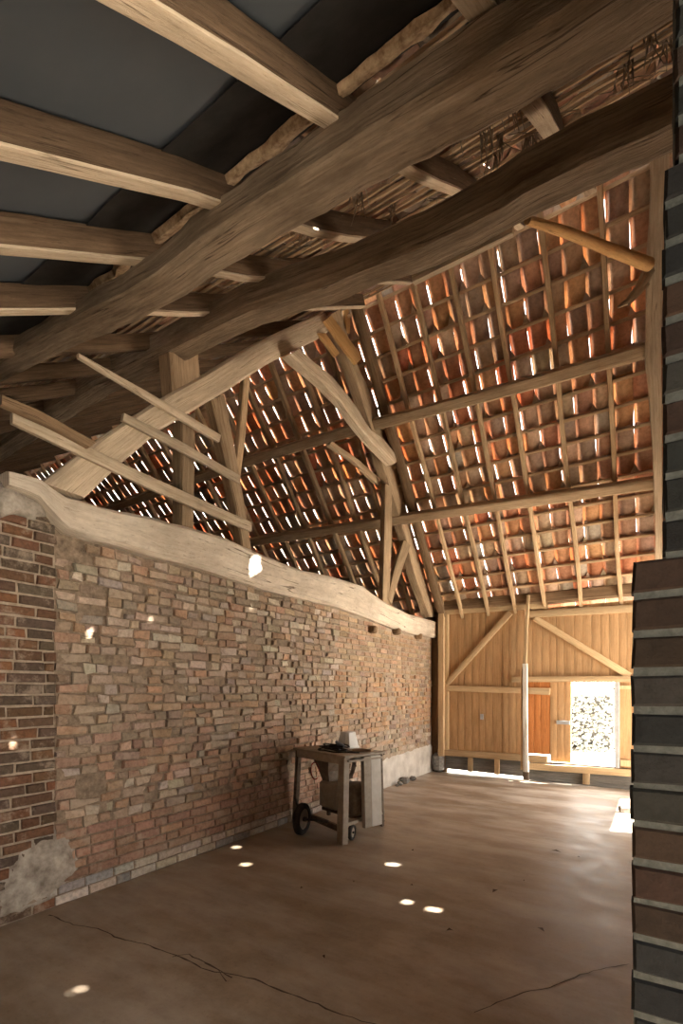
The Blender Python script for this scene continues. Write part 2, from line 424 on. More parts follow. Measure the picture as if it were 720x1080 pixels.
def build_wall_left():
    rng = random.Random(11)
    root = empty('wall_left', (XL, 3.0, 0)); tag(root, kind='structure')
    o = Vector((XL, 0, 0)); u = Vector((0, 1, 0)); v = Vector((0, 0, 1)); nrm = Vector((1, 0, 0))
    neat_brown = [(0.13, 0.08, 0.052), (0.155, 0.088, 0.052), (0.11, 0.076, 0.054), (0.17, 0.09, 0.052), (0.12, 0.088, 0.064), (0.21, 0.10, 0.053)]
    rough = [(0.40, 0.25, 0.17), (0.46, 0.31, 0.22), (0.33, 0.21, 0.15), (0.52, 0.38, 0.29), (0.30, 0.215, 0.17), (0.46, 0.25, 0.15), (0.40, 0.31, 0.245), (0.26, 0.20, 0.165)]
    pale = [(0.60, 0.52, 0.43), (0.55, 0.45, 0.36), (0.50, 0.42, 0.34), (0.62, 0.56, 0.49), (0.34, 0.32, 0.31)]
    red = [(0.36, 0.145, 0.09), (0.40, 0.17, 0.105), (0.30, 0.12, 0.08), (0.44, 0.21, 0.14)]
    tan = [(0.52, 0.32, 0.18), (0.47, 0.28, 0.155), (0.42, 0.27, 0.17), (0.56, 0.37, 0.23), (0.36, 0.24, 0.16)]
    orange = [(0.56, 0.28, 0.13), (0.50, 0.24, 0.11), (0.58, 0.36, 0.21), (0.44, 0.25, 0.14)]
    mA = MB(); mB = MB()
    course = 0.0685
    z = 0.0; k = 0
    while z < 2.85:
        ch = course + rng.uniform(-0.003, 0.003)
        y = -1.0 + rng.uniform(0, 0.1); 
        while y < YE - 0.06:
            zone_c = y > 4.85
            joint = 1.62 + 0.012 * math.sin(k * 1.7)
            neat = (y < joint - 0.02) or (zone_c and z > 1.62) or (z < 0.42 and y < 5)
            if neat: L = rng.choice([0.20, 0.20, 0.10, 0.205, 0.155])
            else: L = rng.choice([0.09, 0.10, 0.13, 0.17, 0.20, 0.105, 0.075, 0.15])
            L *= rng.uniform(0.94, 1.06)
            if y < joint < y + L + 0.05: L = max(0.05, joint - y - 0.008)
            y1 = y + L; ym = (y + y1) / 2
            zt = tie_z(ym) + 0.03
            if y1 > YE - 0.02: y1 = YE - 0.02
            n = noise.noise(Vector((ym * 0.9, z * 1.1, 3.0))); n2 = noise.noise(Vector((ym * 2.3, z * 2.6, 9.0)))
            skip = z + ch > zt or (ym > 5.75 + 0.1 * n2 and z < 0.40 + 0.035 * (ym - 5.7)) 
            # broken hole high by the vertical joint
            if abs(ym - 1.70) < 0.1 and 2.2 < z < 2.42: skip = True
            if not skip and not neat and rng.random() < 0.025: skip = True
            if not skip:
                if ym < joint and ym > -2: c = pick(rng, neat_brown); jit = 0.003; dep = 0.014 + rng.uniform(-0.004, 0.004)
                elif zone_c and z > 1.62: c = pick(rng, tan); jit = 0.003; dep = 0.010
                elif zone_c and z > 0.8: c = pick(rng, orange if n2 > -0.1 else rough); jit = 0.009; dep = 0.012 + rng.uniform(-0.01, 0.012)
                elif zone_c: c = pick(rng, rough + pale); jit = 0.009; dep = 0.012 + rng.uniform(-0.01, 0.01)
                elif z < 0.42: c = pick(rng, red); jit = 0.003; dep = 0.010
                else:
                    c = pick(rng, rough); jit = 0.010; dep = 0.012 + rng.uniform(-0.012, 0.014)
                    wp = 0.10 + max(0, n) * 0.9 + (0.22 if z > 1.3 else 0)
                    if rng.random() < wp: c = pick(rng, pale)
                    elif z < 1.0 and rng.random() < 0.5: c = lerp3(pick(rng, red), c, 0.35)
                if z < 0.10 and ym > 1.6: c = pick(rng, pale)
                if ym > joint and z >= 0.1: c = lerp3(c, (0.40, 0.31, 0.222), 0.48)
                c = vary(rng, c)
                gap = (0.015 if ym < joint else 0.014 if zone_c else 0.011) if neat else rng.uniform(0.007, 0.016)
                zz0, zz1 = z + gap * 0.5, z + ch - gap * 0.5
                if not neat and rng.random() < 0.10: zz1 -= rng.uniform(0.0, 0.02)
                brick(mA, o, u, v, nrm, y, y1, zz0, zz1, dep, jit, c, rng)
            y = y1 + ((0.014 if y1 < joint else 0.010) if neat else rng.uniform(0.006, 0.018))
            if y > YE - 0.08: break
        z += ch; k += 1
    mA.build('brickwork', M['brick'], root, smooth=False)
    # mortar bed in three fields
    def bed(y0, y1, z0, z1, mat, nm):
        m = MB(); b = 0; nu = int((y1 - y0) / 0.05); nv = int(2.8 / 0.05)
        for j in range(nv + 1):
            for i in range(nu + 1):
                yy = y0 + (y1 - y0) * i / nu; top = tie_z(yy) + 0.06; zz = top * j / nv
                p = Vector((XL, yy, zz)); m.v.append((XL + noise.noise(p * 9) * 0.008 - 0.002, yy, zz))
        for j in range(nv):
            for i in range(nu):
                a = j * (nu + 1) + i; m.face((a, a + 1, a + nu + 2, a + nu + 1))
        return m.build(nm, mat, root)
    bed(-1.0, 1.615, 0, 2.8, M['mortar'], 'mortar')
    bed(1.615, 4.85, 0, 2.8, M['mortar_rough'], 'mortar')
    bed(4.85, YE, 0, 2.8, M['mortar'], 'mortar')
    # core of the wall so that no light comes through
    m = MB()
    P = []
    n = 40
    for i in range(n + 1):
        yy = -1.0 + (YE + 1.0) * i / n; zt = tie_z(yy) + 0.06
        P.append([(XL - 0.02, yy, -0.02), (XL - 0.02, yy, zt), (XL - 0.24, yy, zt), (XL - 0.24, yy, -0.02)])
    m.sweep(P); m.build('core', M['mortar_rough'], root, smooth=False)
    # plaster skirting at the far end with a broken upper edge
    m = MB(); nu, nv = 48, 10
    for j in range(nv + 1):
        for i in range(nu + 1):
            yy = 5.35 + (YE - 0.02 - 5.35) * i / nu
            top = 0.40 + 0.035 * (yy - 5.7) + 0.03 * noise.noise(Vector((yy * 6, 0, 0))) + 0.02 * noise.noise(Vector((yy * 19, 0, 0)))
            if yy < 5.9: top *= max(0.12, (yy - 5.35) / 0.55)
            p = Vector((XL, yy, top * j / nv)); m.v.append((XL + 0.024 + 0.006 * noise.noise(p * 5) - (0.03 if j == nv else 0), yy, p.z))
    for j in range(nv):
        for i in range(nu):
            a = j * (nu + 1) + i; m.face((a, a + 1, a + nu + 2, a + nu + 1))
    m.build('plaster_skirting', M['plaster'], root)
    # lump of old render low down near the camera, and the mortar cap above the neat brickwork
    def blob(nm, pts, th, mat, seed):
        m = MB(); c = sum((Vector(p) for p in pts), Vector()) / len(pts); N = 60; R = 9
        m.v.append((XL + th, c.y, c.z))
        outl = resample([(p[1], p[2]) for p in pts + [pts[0]]], N + 1)[:N]
        for r in range(1, R + 1):
            for k in range(N):
                f = r / R; q = Vector((0, c.y + (outl[k][0] - c.y) * f, c.z + (outl[k][1] - c.z) * f))
                wob = 1 + 0.22 * noise.noise(Vector((3 * math.cos(2 * math.pi * k / N), 3 * math.sin(2 * math.pi * k / N), seed))) * f
                yy = c.y + (q.y - c.y) * wob; zz = max(0.0, c.z + (q.z - c.z) * wob)
                d = th * (1 - f ** 4) + 0.014 * noise.noise(Vector((yy * 14, zz * 14, seed))) * (1 - f * 0.5)
                m.v.append((XL + max(d, -0.004 if f == 1 else 0.004), yy, zz))
        for k in range(N): m.face((0, 1 + k, 1 + (k + 1) % N))
        for r in range(R - 1):
            for k in range(N):
                a = 1 + r * N + k; b2 = 1 + r * N + (k + 1) % N; m.face((a, a + N, b2 + N, b2))
        m.build(nm, mat, root)
    ptsl = [tp(*p) for p in [(22, 893), (60, 872), (78, 890), (83, 915), (70, 932), (45, 952), (40, 958), (0, 970), (-10, 940), (8, 915)]]
    blob('render_patch', ptsl, 0.026, M['render'], 4.0)
    ptsm = [tp(*p) for p in [(-10, 508), (12, 514), (30, 523), (52, 534), (55, 545), (30, 549), (15, 543), (-10, 550)]]
    blob('mortar_cap', ptsm, 0.05, M['render'], 8.0)
    return root
wall_left = build_wall_left()

# brick pier beside the camera
def build_pier():
    rng = random.Random(5)
    root = empty('wall_right', (0.5, 1.1, 0)); tag(root, kind='structure')
    YP = 1.1; X0 = -0.038; XU = 0.014
    o = Vector((0, YP, 0)); u = Vector((1, 0, 0)); v = UP; nrm = Vector((0, -1, 0))
    mm = MB()
    blue = [(0.016, 0.017, 0.017), (0.023, 0.023, 0.021), (0.020, 0.016, 0.013), (0.03, 0.019, 0.013), (0.036, 0.021, 0.014), (0.014, 0.016, 0.016)]
    ch = 0.0735; step = 1.655; z = step - 23 * ch; k = 0
    while z < 3.2:
        lo = X0 if z + ch <= step + 0.01 else (XU if z < 2.36 else XU + 0.018)
        x = lo + rng.uniform(-0.0015, 0.002); first = True
        while x < 1.1:
            L = 0.205 if not first else (0.145 if k % 2 else 0.2)
            if z + ch <= step + 0.01 and k % 7 == 4 and first: L = 0.105
            L += rng.uniform(-0.006, 0.006)
            g = 0.011
            # moulded bricks: slight sag so the joints are not ruled
            brick(mm, o, u, v, nrm, x, min(x + L, 1.1), z + g / 2 + rng.uniform(-.002, .002), z + ch - g / 2 + rng.uniform(-.002, .002), 0.0035 + rng.uniform(-0.0015, 0.0015), 0.002, vary(rng, pick(rng, blue), 0.25), rng)
            x += L + 0.010; first = False
        z += ch; k += 1
    mm.build('brickwork', M['pier_brick'], root, smooth=False)
    m = MB()
    def blk(x0, x1, y0, y1, z0, z1):
        nz = max(2, int((z1 - z0) / 0.03)); rings = []
        for i in range(nz + 1):
            zz = z0 + (z1 - z0) * i / nz; e = 0.003 * noise.noise(Vector((0, 0, zz * 40)))
            rings.append([(x0 + e, y0, zz), (x1, y0, zz), (x1, y1, zz), (x0 + e, y1, zz)])
        m.sweep(rings)
    blk(X0 + 0.0035, 1.1, YP + 0.001, YP + 0.36, 0, step - 0.012); blk(XU + 0.0035, 1.1, YP + 0.001, YP + 0.36, step - 0.012, 2.36); blk(XU + 0.024, 1.1, YP + 0.001, YP + 0.36, 2.36, 3.2)
    m.build('mortar', M['mortar_dark'], root, smooth=False)
build_pier()

# wall behind the camera and the outer walls of the bay beyond the partition
def plain_wall(name, x0, x1, y0, y1, z0, z1, mat):
    m = MB(); m.box(((x0 + x1) / 2, (y0 + y1) / 2, (z0 + z1) / 2), (x1 - x0, y1 - y0, z1 - z0), 0, 0.02)
    return tag(m.build(name, mat, smooth=False), kind='structure')
plain_wall('wall_back', -12.8, 1.8, -0.55, -0.36, 0, 2.38, M['shade_brown'])  # unseen wall, set close and dark to hold back bounce light
plain_wall('wall_back', 0.5, 1.8, 0.95, 1.35, 0, 3.3, M['mortar_rough'])
plain_wall('wall_end', 0.27, 0.55, YE - 0.1, YE + 0.1, 0, 2.75, M['mortar_rough'])
plain_wall('wall_end', 0.55, 2.0, YE - 0.1, YE + 0.1, 2.5, 2.75, M['mortar_rough'])
plain_wall('wall_right', 1.6, 1.8, 1.35, 5.5, 0, 2.7, M['mortar_rough'])
plain_wall('wall_right', 0.55, 1.8, 5.5, 5.7, 0, 2.7, M['mortar_rough'])  # unseen return wall, added to shape daylight from the side opening
m = MB(); m.box((1.0, 6.75, 2.62), (1.1, 2.5, 0.06)); tag(m.build('ceiling', M['oak'], smooth=False), kind='structure')   # unseen canopy added to trim the sun in the side opening
plain_wall('wall_gable', -12.8, -12.6, -1.05, YE, 0, 6.4, M['mortar_rough'])
plain_wall('wall_end', -12.6, XL - 0.24, YE - 0.1, YE + 0.1, 0, 2.6, M['mortar_rough'])

# unseen gable added over the openings on the right, holes cut to pass sun spots
def sun_hole_gable():
    m = MB(); nu, nv = 130, 80; x = 1.65
    for j in range(nv + 1):
        for i in range(nu + 1): m.v.append((x, 1.3 + 6.5 * i / nu, 2.65 + 3.6 * j / nv))
    for j in range(nv):
        for i in range(nu):
            a = j * (nu + 1) + i; q = (a, a + 1, a + nu + 2, a + nu + 1)
            c = (Vector(m.v[q[0]]) + Vector(m.v[q[2]])) / 2
            if any((c - h - SUN_DIR * (c - h).dot(SUN_DIR)).length < r for h, r in HOLES): continue
            if c.z > 2.68 + TN * c.y + 0.25 or c.z > EAVE_Z + TA * (YE - c.y) + 0.1: continue
            m.face(q)
    o = m.build('wall_right', M['board'], smooth=False); tag(o, kind='structure')
GABLE_LATER = sun_hole_gable

# ------------------------------------------------------------------ roof covering
def sun_holes():
    """small gaps in the near slope through which the sun drops its spots"""
    out = []
    for (p, r) in [(fp(260, 912), .028), (fp(415, 912), .026), (fp(430, 953), .028), (fp(455, 959), .03), (fp(77, 1048), .026),
                   (fp(249, 893), .018), (tp(99, 663, XL + .02), .026), (tp(10, 785), .02), (tp(158, 653, XL + .02), .018), (tp(268, 603, XL + .08), .08), (tp(264, 641, XL + .02), .03)]:
        out.append((p, r))
    return out
HOLES = sun_holes()
GABLE_LATER()

PAL = [(0.52, 0.28, 0.165), (0.57, 0.31, 0.18), (0.47, 0.285, 0.185), (0.53, 0.36, 0.25), (0.44, 0.32, 0.235), (0.60, 0.33, 0.17), (0.54, 0.39, 0.275), (0.54, 0.22, 0.12), (0.39, 0.26, 0.18)]
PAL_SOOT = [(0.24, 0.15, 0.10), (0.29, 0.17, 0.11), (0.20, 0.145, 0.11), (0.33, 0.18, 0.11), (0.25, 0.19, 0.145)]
LIME = (0.46, 0.36, 0.26)
def tile_field(m, P, S, N, x0, x1, rows, pitch, W, rng, p_gap, gap_rng, holes=(), p_lime=0.0, skip=None, pal=None):
    """P: point at row 0; rows: positions of the tile heads up the slope; tiles hang from head to tail"""
    nx = int((x1 - x0) / W); NU, NV = 10, 6
    X = Vector((1, 0, 0))
    for s0 in rows:
        for i in range(nx):
            xa = x0 + i * W
            if skip and skip(xa + W / 2, s0): continue
            gapL = rng.uniform(*gap_rng(xa)) if rng.random() < p_gap(xa) else rng.uniform(-0.036, -0.022)
            rot = rng.gauss(0, 0.028); ds = rng.gauss(0, 0.006); dn = rng.gauss(0, 0.003)
            Lt = pitch + 0.075; b = len(m.v)
            m.col = vary(rng, pick(rng, pal or PAL), 0.2)
            if rng.random() < 0.06: m.col = (0.40, 0.34, 0.27)
            prof = [(gapL, .062), (0.012, .064), (0.022, .058), (0.031, .040), (0.045, .020), (0.072, .005), (0.108, 0.0), (0.142, .002), (0.168, .012), (0.187, .026), (W * 1.0, .036)]
            for j in range(NV + 1):
                f = j / NV; s = s0 + 0.02 - Lt * f
                lift = 0.004 + 0.030 * f + dn
                vis = min(1.0, max(0.0, (f * Lt - 0.02) / pitch))
                for (ux, un) in prof:
                    flat = 1 - 0.9 * vis ** 5 * min(1.0, abs(ux - 0.115) / 0.075) ** 2
                    x = xa + ux + rot * (f - 0.5) * Lt
                    un2 = un + (0.045 - un) * (1 - flat) if un < 0.045 else un
                    p = P + X * x + S * (s + ds) + N * (un2 + lift + (0 if ux > 0.05 else -0.0))
                    m.v.append(tuple(p))
            nu = len(prof)
            for j in range(NV):
                for k in range(nu - 1):
                    a = b + j * nu + k; q = (a, a + 1, a + nu + 1, a + nu)
                    if holes:
                        c = (Vector(m.v[q[0]]) + Vector(m.v[q[2]])) / 2
                        if any((c - h - SUN_DIR * (c - h).dot(SUN_DIR)).length < r and (c - h).dot(SUN_DIR) > 0 for h, r in holes): continue
                    m.face(q)
            if rng.random() < p_lime:
                # lime mortar pressed into the triangle between two tiles, just over the batten
                m.col = vary(rng, LIME, 0.15); bb = len(m.v); xj = xa + 0.0; sb = s0 - pitch + 0.022; hh = rng.uniform(0.05, 0.085); ww = rng.uniform(0.022, 0.034)
                for (dx, dss, dn2) in ((-ww, 0, .012), (ww, 0, .012), (0, hh, .030), (-ww, 0, .045), (ww, 0, .045), (0, hh, .05)):
                    m.v.append(tuple(P + X * (xj + dx) + S * (sb + dss) + N * dn2))
                for q in ((0, 1, 2), (0, 3, 4, 1), (1, 4, 5, 2), (2, 5, 3, 0)): m.face(tuple(bb + t for t in q))

def solid(o, th):
    md = o.modifiers.new('Thickness', 'SOLIDIFY'); md.thickness = th; md.offset = 1.0; return o

rng = random.Random(21)
roof = empty('ceiling', (-3.0, 6.6, 2.75)); tag(roof, kind='structure')
PITCH = 0.268
rows_far = [0.045 + PITCH * k for k in range(0, 18)]
tm = MB()
def pg(x): return 0.55 if x < XL else 0.42
tile_field(tm, far_pt(0, 0), SF, NF, -13.0, 2.2, rows_far, PITCH, 0.2, rng, pg, lambda x: (-0.017, -0.004) if x < XL else (-0.006, 0.0065), HOLES, 0.3)
solid(tm.build('tile_covering', M['tile'], roof), 0.011)
for k, s in enumerate(rows_far[:-1]):
    m = MB(); pts = []
    for i in range(0, 46):
        x = -12.6 + 14.3 * i / 45
        pts.append(far_pt(x, s + 0.006 * noise.noise(Vector((x * .8, s * 5, 0))), -0.013 + 0.004 * noise.noise(Vector((x, s * 3, 4)))))
    m.bar(pts, SF, NF, 0.034, 0.022, 0.002, 0.4, 0.15, k)
    m.build('lath', M['lath'], roof)
# cap that closes the ridge
m = MB(); rings = []
for i in range(51):
    x = -13 + 15.2 * i / 50
    rings.append([(x, RIDGE_Y + 0.17 * math.cos(a), 6.13 + 0.16 * math.sin(a)) for a in [math.pi * q / 8 for q in range(9)]] + [(x, RIDGE_Y + 0.13 * math.cos(a), 6.13 + 0.12 * math.sin(a)) for a in [math.pi * q / 8 for q in range(8, -1, -1)]])
m.col = (0.36, 0.17, 0.09); m.sweep(rings); m.build('ridge_tile', M['tile'], roof)

near = empty('ceiling', (-3.0, 2.5, 4.2)); tag(near, kind='structure')
PN = 0.25
rows_near = [PN * k for k in range(0, 22)]
lath_near = sorted([r for r in rows_near if 0.7 < r < 5.1] + [r + PN * 0.5 for r in rows_near if 0.9 < r < 2.6])
tm = MB(); P0 = near_pt(0, 0.9, 0.15)
def skip_near(x, s): return False
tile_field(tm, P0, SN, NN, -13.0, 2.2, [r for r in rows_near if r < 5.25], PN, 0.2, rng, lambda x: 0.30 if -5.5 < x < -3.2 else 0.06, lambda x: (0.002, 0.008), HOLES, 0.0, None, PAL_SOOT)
solid(tm.build('tile_covering', M['tile'], near), 0.011)
for k, s in enumerate(lath_near):
    for (xa, xb) in ((-12.6, -8.0), (-8.0, -4.9), (-4.9, -2.0), (-2.0, 0.9), (0.9, 1.75)):
        m = MB(); pts = []; a0 = rng.uniform(-.02, .02); a1 = rng.uniform(-.02, .02)
        for i in range(13):
            f = i / 12; x = xa + (xb - xa) * f
            pts.append(P0 + Vector((1, 0, 0)) * x + SN * (s + a0 + (a1 - a0) * f + 0.012 * noise.noise(Vector((x * 1.1, s * 5, 2)))) + NN * (-0.014 - 0.02 * abs(noise.noise(Vector((x * 1.3, s * 4, 7))))))
        m.bar(pts, SN, NN, 0.026, 0.018, 0.003, 0.3, 0.2, k + 30)
        m.build('lath', M['lath'], near)
# dark sheets under the lower part of the near slope, one panel per bay, black strip painting the dark gap along their upper edge
RX_NEAR = [1.9, 1.3, 0.7, 0.12, -0.48, -1.04, -1.62, -2.18, -2.74, -3.42, -3.98, -4.55, -5.1, -5.7, -6.3, -6.9, -7.5, -8.1, -8.7, -9.3, -9.9, -10.5, -11.1, -11.7, -12.3, -12.6]
for i in range(len(RX_NEAR) - 1):
    xa, xb = RX_NEAR[i + 1] - 0.03, RX_NEAR[i] + 0.03
    m = MB(); nu, nv = 10, 24
    for j in range(nv + 1):
        for k in range(nu + 1):
            x = xa + (xb - xa) * k / nu; y = -1.4 + 2.78 * j / nv
            sag = -0.012 * math.sin(math.pi * k / nu) + 0.006 * noise.noise(Vector((x * 2, y * 1.5, i)))
            m.v.append(tuple(near_pt(x, y, 0.118 + sag)))
    for j in range(nv):
        for k in range(nu):
            a = j * (nu + 1) + k; m.face((a, a + 1, a + nu + 2, a + nu + 1))
    solid(m.build('sheet_panel', M['sheet'], near), 0.02)
    m = MB()
    for j in range(7):
        for k in range(nu + 1):
            x = xa + (xb - xa) * k / nu; y = 1.24 + 0.46 * j / 6 + 0.012 * noise.noise(Vector((x * 4, j, i)))
            m.v.append(tuple(near_pt(x, y, 0.098 + 0.006 * noise.noise(Vector((x * 5, y * 5, 3))))))
    for j in range(6):
        for k in range(nu):
            a = j * (nu + 1) + k; m.face((a, a + 1, a + nu + 2, a + nu + 1))
    m.build('gap_shade', M['black'], near)
    m = MB(); up_e = []; lo_e = []
    if i > 3:
        n = 14; pts = []; ws = []
        for k in range(n + 1):
            x = xa + 0.05 + (xb - xa - 0.1) * k / n
            pts.append(near_pt(x, 1.59 + 0.02 * noise.noise(Vector((x * 7, i, 0))), 0.075)); ws.append(0.055 + 0.05 * noise.noise(Vector((x * 11, i, 5))))
        m.bar(pts, SN, NN, ws, 0.035, 0.006, 0.05, 0.2, i)
        m.build('torn_edge', M['torn'], near)

# ------------------------------------------------------------------ purlins and great beams
def edge_beam(pxs, y, w, h, jit, x_ext=None, seed=1.0):
    """beam along x whose lower far edge is seen through the given pixels at depth y; y, w and h may taper"""
    fn = lambda q: q if callable(q) else (lambda px: q)
    y, w, h = fn(y), fn(w), fn(h); pts = []; ws = []; hs = []
    for px, py in pxs:
        p = on_axis(px, py, 1, y(px)); pts.append(Vector((p.x, p.y - w(px) / 2, p.z + h(px) / 2))); ws.append(w(px)); hs.append(h(px))
    if x_ext:
        pts[0].x = min(pts[0].x, x_ext[0])
        last = pts[-1].copy(); last.x = x_ext[1]; pts.append(last); ws.append(ws[-1]); hs.append(hs[-1])
    m = MB(); m.bar(pts, UP, Vector((0, 1, 0)), hs, ws, jit, 0.07, 0.3, seed); return m
def taper(a, b, px1=400.0): return lambda px: a + (b - a) * min(1.0, max(0.0, px / px1))
B1 = [(-60, 420), (0, 405), (83, 366), (158, 335), (196, 316), (233, 291), (283, 262), (360, 222), (410, 195), (500, 148), (600, 95), (710, 25)]
b = edge_beam(B1, taper(1.56, 1.74), taper(0.14, 0.20), taper(0.11, 0.19), 0.016, (-12.4, 1.2), 2.0)
tag(b.build('great_beam', M['great']), 'massive rough hewn purlin beam, dark on its side, where the grey roof sheets end', 'beam')
B2 = [(-70, 532), (0, 490), (63, 450), (120, 417), (209, 377), (280, 345), (359, 321), (460, 284), (535, 250), (560, 234), (620, 206), (700, 173)]
b = edge_beam(B2, 2.62, 0.20, 0.20, 0.014, (-12.4, 1.2), 6.0)
tag(b.build('purlin_beam', M['great']), 'long hewn purlin resting on the truss strut, beneath the cobwebbed laths', 'beam')

def far_purlin(pxs, size, x0, x1, seed):
    n = NF; c = n.dot(Vector((0, YE, EAVE_Z))) - 0.18
    P = [on_plane(px, py, n, c) for px, py in pxs]
    P.sort(key=lambda p: p.x)
    a = P[0].copy(); a.x = x0; z = P[-1].copy(); z.x = x1
    m = MB(); m.bar([a] + P + [z], SF, NF, size, size * 0.9, 0.008, 0.15, 0.25, seed); return m
m = far_purlin([(262, 486), (380, 451), (440, 436), (560, 404), (683, 369)], 0.135, -12.5, 0.25, 3.0)
tag(m.build('roof_purlin', M['oak']), 'upper purlin under the tiled slope, passing behind the crooked truss post', 'purlin')
m = far_purlin([(265, 572), (430, 546), (560, 528), (690, 509)], 0.135, -12.5, 0.25, 8.0)
tag(m.build('roof_purlin', M['oak']), 'lower purlin under the tiled slope, the one closer to the plank doors', 'purlin')

# rafters of the tiled slope
RX = [-0.40, -0.91, -1.40, -1.84, -2.27, -2.70]
RX2 = [-3.58, -4.02, -4.50, -5.03, -5.55, -6.1, -6.6, -7.15, -7.7, -8.3, -8.9, -9.5, -10.1, -10.7, -11.3]
ords = ['first', 'second', 'third', 'fourth', 'fifth', 'sixth', 'seventh', 'eighth', 'ninth', 'tenth', 'eleventh', 'twelfth', 'thirteenth', 'fourteenth', 'fifteenth', 'sixteenth', 'seventeenth', 'eighteenth', 'nineteenth', 'twentieth']
def far_rafter(x, w, seed, dx=0.0, s1=4.42, d=0.075):
    m = MB(); pts = []
    for i in range(12):
        s = -0.12 + (s1 + 0.12) * i / 11
        pts.append(far_pt(x + dx * (s / 4.4) + 0.022 * noise.noise(Vector((x * 3, s * .7, 1))), s, -0.026 - d / 2))
    m.bar(pts, Vector((1, 0, 0)), NF, w, d, 0.004, 0.25, 0.25, seed); return m
for i, x in enumerate(RX):
    tag(far_rafter(x, 0.05, i + 0.3, -0.03).build('rafter', M['rafter']), f'thin rafter up the tiled slope, {ords[i]} one counted from the brick pier', 'rafter', 'rafters of the tiled slope')
for i, x in enumerate(RX2):
    tag(far_rafter(x, 0.065 if i > 1 else 0.055, i + 20.3).build('rafter', M['rafter']), f'rafter on the tiled slope beyond the truss, {ords[i]} one counted from the truss', 'rafter', 'rafters beyond the truss')
# rafters of the sheeted slope, passing over both great beams to the ridge
wheres = ['beside the brick pier', 'lying askew, first in from the brick pier', 'second from the brick pier, under the grey sheets', 'third from the brick pier, under the grey sheets',
          'fourth from the brick pier, under the grey sheets', 'last before the truss, under the grey sheets']
for i, x in enumerate(RX_NEAR[3:]):
    m = MB(); pts = []; ds = []
    for k in range(20):
        y = -1.1 + 5.75 * k / 19
        bow = -0.03 * math.exp(-((y - 2.3) / 0.5) ** 2) * (0 if x > 0 else 1)
        pts.append(near_pt(x + (0.03 * noise.noise(Vector((x * 3, y * .6, 9))) if y < 1.6 else 0.05 * noise.noise(Vector((x * 5, y, 4)))), y, 0.05 + bow)); ds.append(0.11)
    m.bar(pts, Vector((1, 0, 0)), NN, 0.062 if i != 1 else 0.08, ds, 0.005, 0.12, 0.2, i + 3)
    lab = f'pale edged roof rafter, {wheres[i]}' if i < len(wheres) else f'roof rafter behind the brick partition, {ords[i - len(wheres)]} beyond the truss'
    ro = tag(m.build('rafter', M['shade_brown']), lab, 'rafter')
    if i < 6:  # bounced light painted on: pale strip below, shade in the dark sides
        m = MB(); wd = 0.064 if i != 1 else 0.082
        m.bar([p - NN * 0.058 for p in pts], Vector((1, 0, 0)), NN, wd, 0.012, 0.002, 0.12, 0.2, i + 60)
        tag(m.build('lit_face', M['pale'], ro), 'pale lower face with bounced light painted in')
# ------------------------------------------------------------------ truss on the brick partition
m = timber([(p[0], p[1]) for p in TIE_TOP], TIE_BOT, 0.24, XL - 0.02, 0.012, 44, 5)
tag(m.build('tie_beam', M['tie']), 'pale crooked tie beam lying along the top of the brick wall', 'beam')
def tt(nm, top, bot, depth, label, cat, mat='oak', x=XL, jit=0.006, n=20, seed=1.0, group=None):
    o = timber(top, bot, depth, x, jit, n, seed).build(nm, M[mat]); return tag(o, label, cat, group)
tt('principal_rafter', [(40, 512), (91, 472), (120, 452), (176, 416), (209, 398), (258, 367), (300, 347), (336, 331)],
   [(85, 527), (113, 500), (136, 480), (164, 456), (194, 438), (236, 413), (280, 385), (330, 360), (349, 347)], 0.13,
   'broad pale principal rafter of the truss, climbing from the tie beam to the apex', 'rafter', 'pale', XL + 0.02, 0.006, 28, 2)
tt('principal_rafter', [(343, 335), (355, 362), (370, 400), (385, 447), (399, 492), (413, 532), (424, 568), (431, 600), (449, 651)],
   [(354, 328), (367, 378), (382, 407), (398, 447), (413, 487), (422, 528), (431, 564), (440, 600), (455, 651)], 0.16,
   'crooked brown truss post descending from the apex to the tie beam near the doors', 'rafter', 'oak', XL - 0.02, 0.014, 34, 4)
tt('curved_brace', [(312, 370), (330, 386), (345, 397), (362, 417), (375, 435), (387, 455), (401, 464), (418, 486)],
   [(301, 376), (317, 390), (337, 407), (355, 425), (367, 442), (382, 461), (393, 473), (410, 491)], 0.13,
   'pale curved brace of the truss, bending down to the crooked post', 'brace', 'pale', XL + 0.13, 0.010, 30, 7)
tt('strut', [(172, 364), (174, 392), (176, 420)], [(202, 362), (204, 388), (206, 408)], 0.17, 'short stout strut standing on the broad principal rafter, carrying the long purlin', 'strut', 'oak', XL - 0.02, 0.008, 10, 9)
tt('truss_stud', [(186, 446), (186, 500), (185, 566)], [(202, 436), (201, 500), (200, 570)], 0.12, 'upright stud beneath the broad principal rafter, between it and the tie beam', 'stud', 'oak', XL - 0.03, 0.006, 14, 3)
tt('truss_stud', [(219, 424), (232, 480), (245, 540), (252, 584)], [(233, 418), (245, 480), (256, 540), (263, 590)], 0.11, 'leaning stud of the truss, with the ends of the nailed battens on it', 'stud', 'oak', XL - 0.02, 0.006, 16, 12)
tt('pole', [(255, 398), (250, 460), (245, 500), (244, 530)], [(262, 396), (257, 460), (252, 500), (249, 530)], 0.06, 'thin round pole hanging beside the leaning truss stud', 'pole', 'rafter', XL - 0.16, 0.003, 12, 14)
tt('truss_stud', [(404, 511), (403, 560), (401, 640)], [(411, 515), (411, 560), (408, 640)], 0.09, 'slim upright stud under the crooked post, standing on the tie beam', 'stud', 'oak', XL + 0.02, 0.004, 14, 15)
tt('brace', [(424, 570), (414, 600), (407, 632)], [(431, 576), (421, 604), (411, 638)], 0.07, 'short oblique brace from the crooked post to the foot of the slim stud', 'brace', 'oak', XL + 0.04, 0.004, 10, 16)
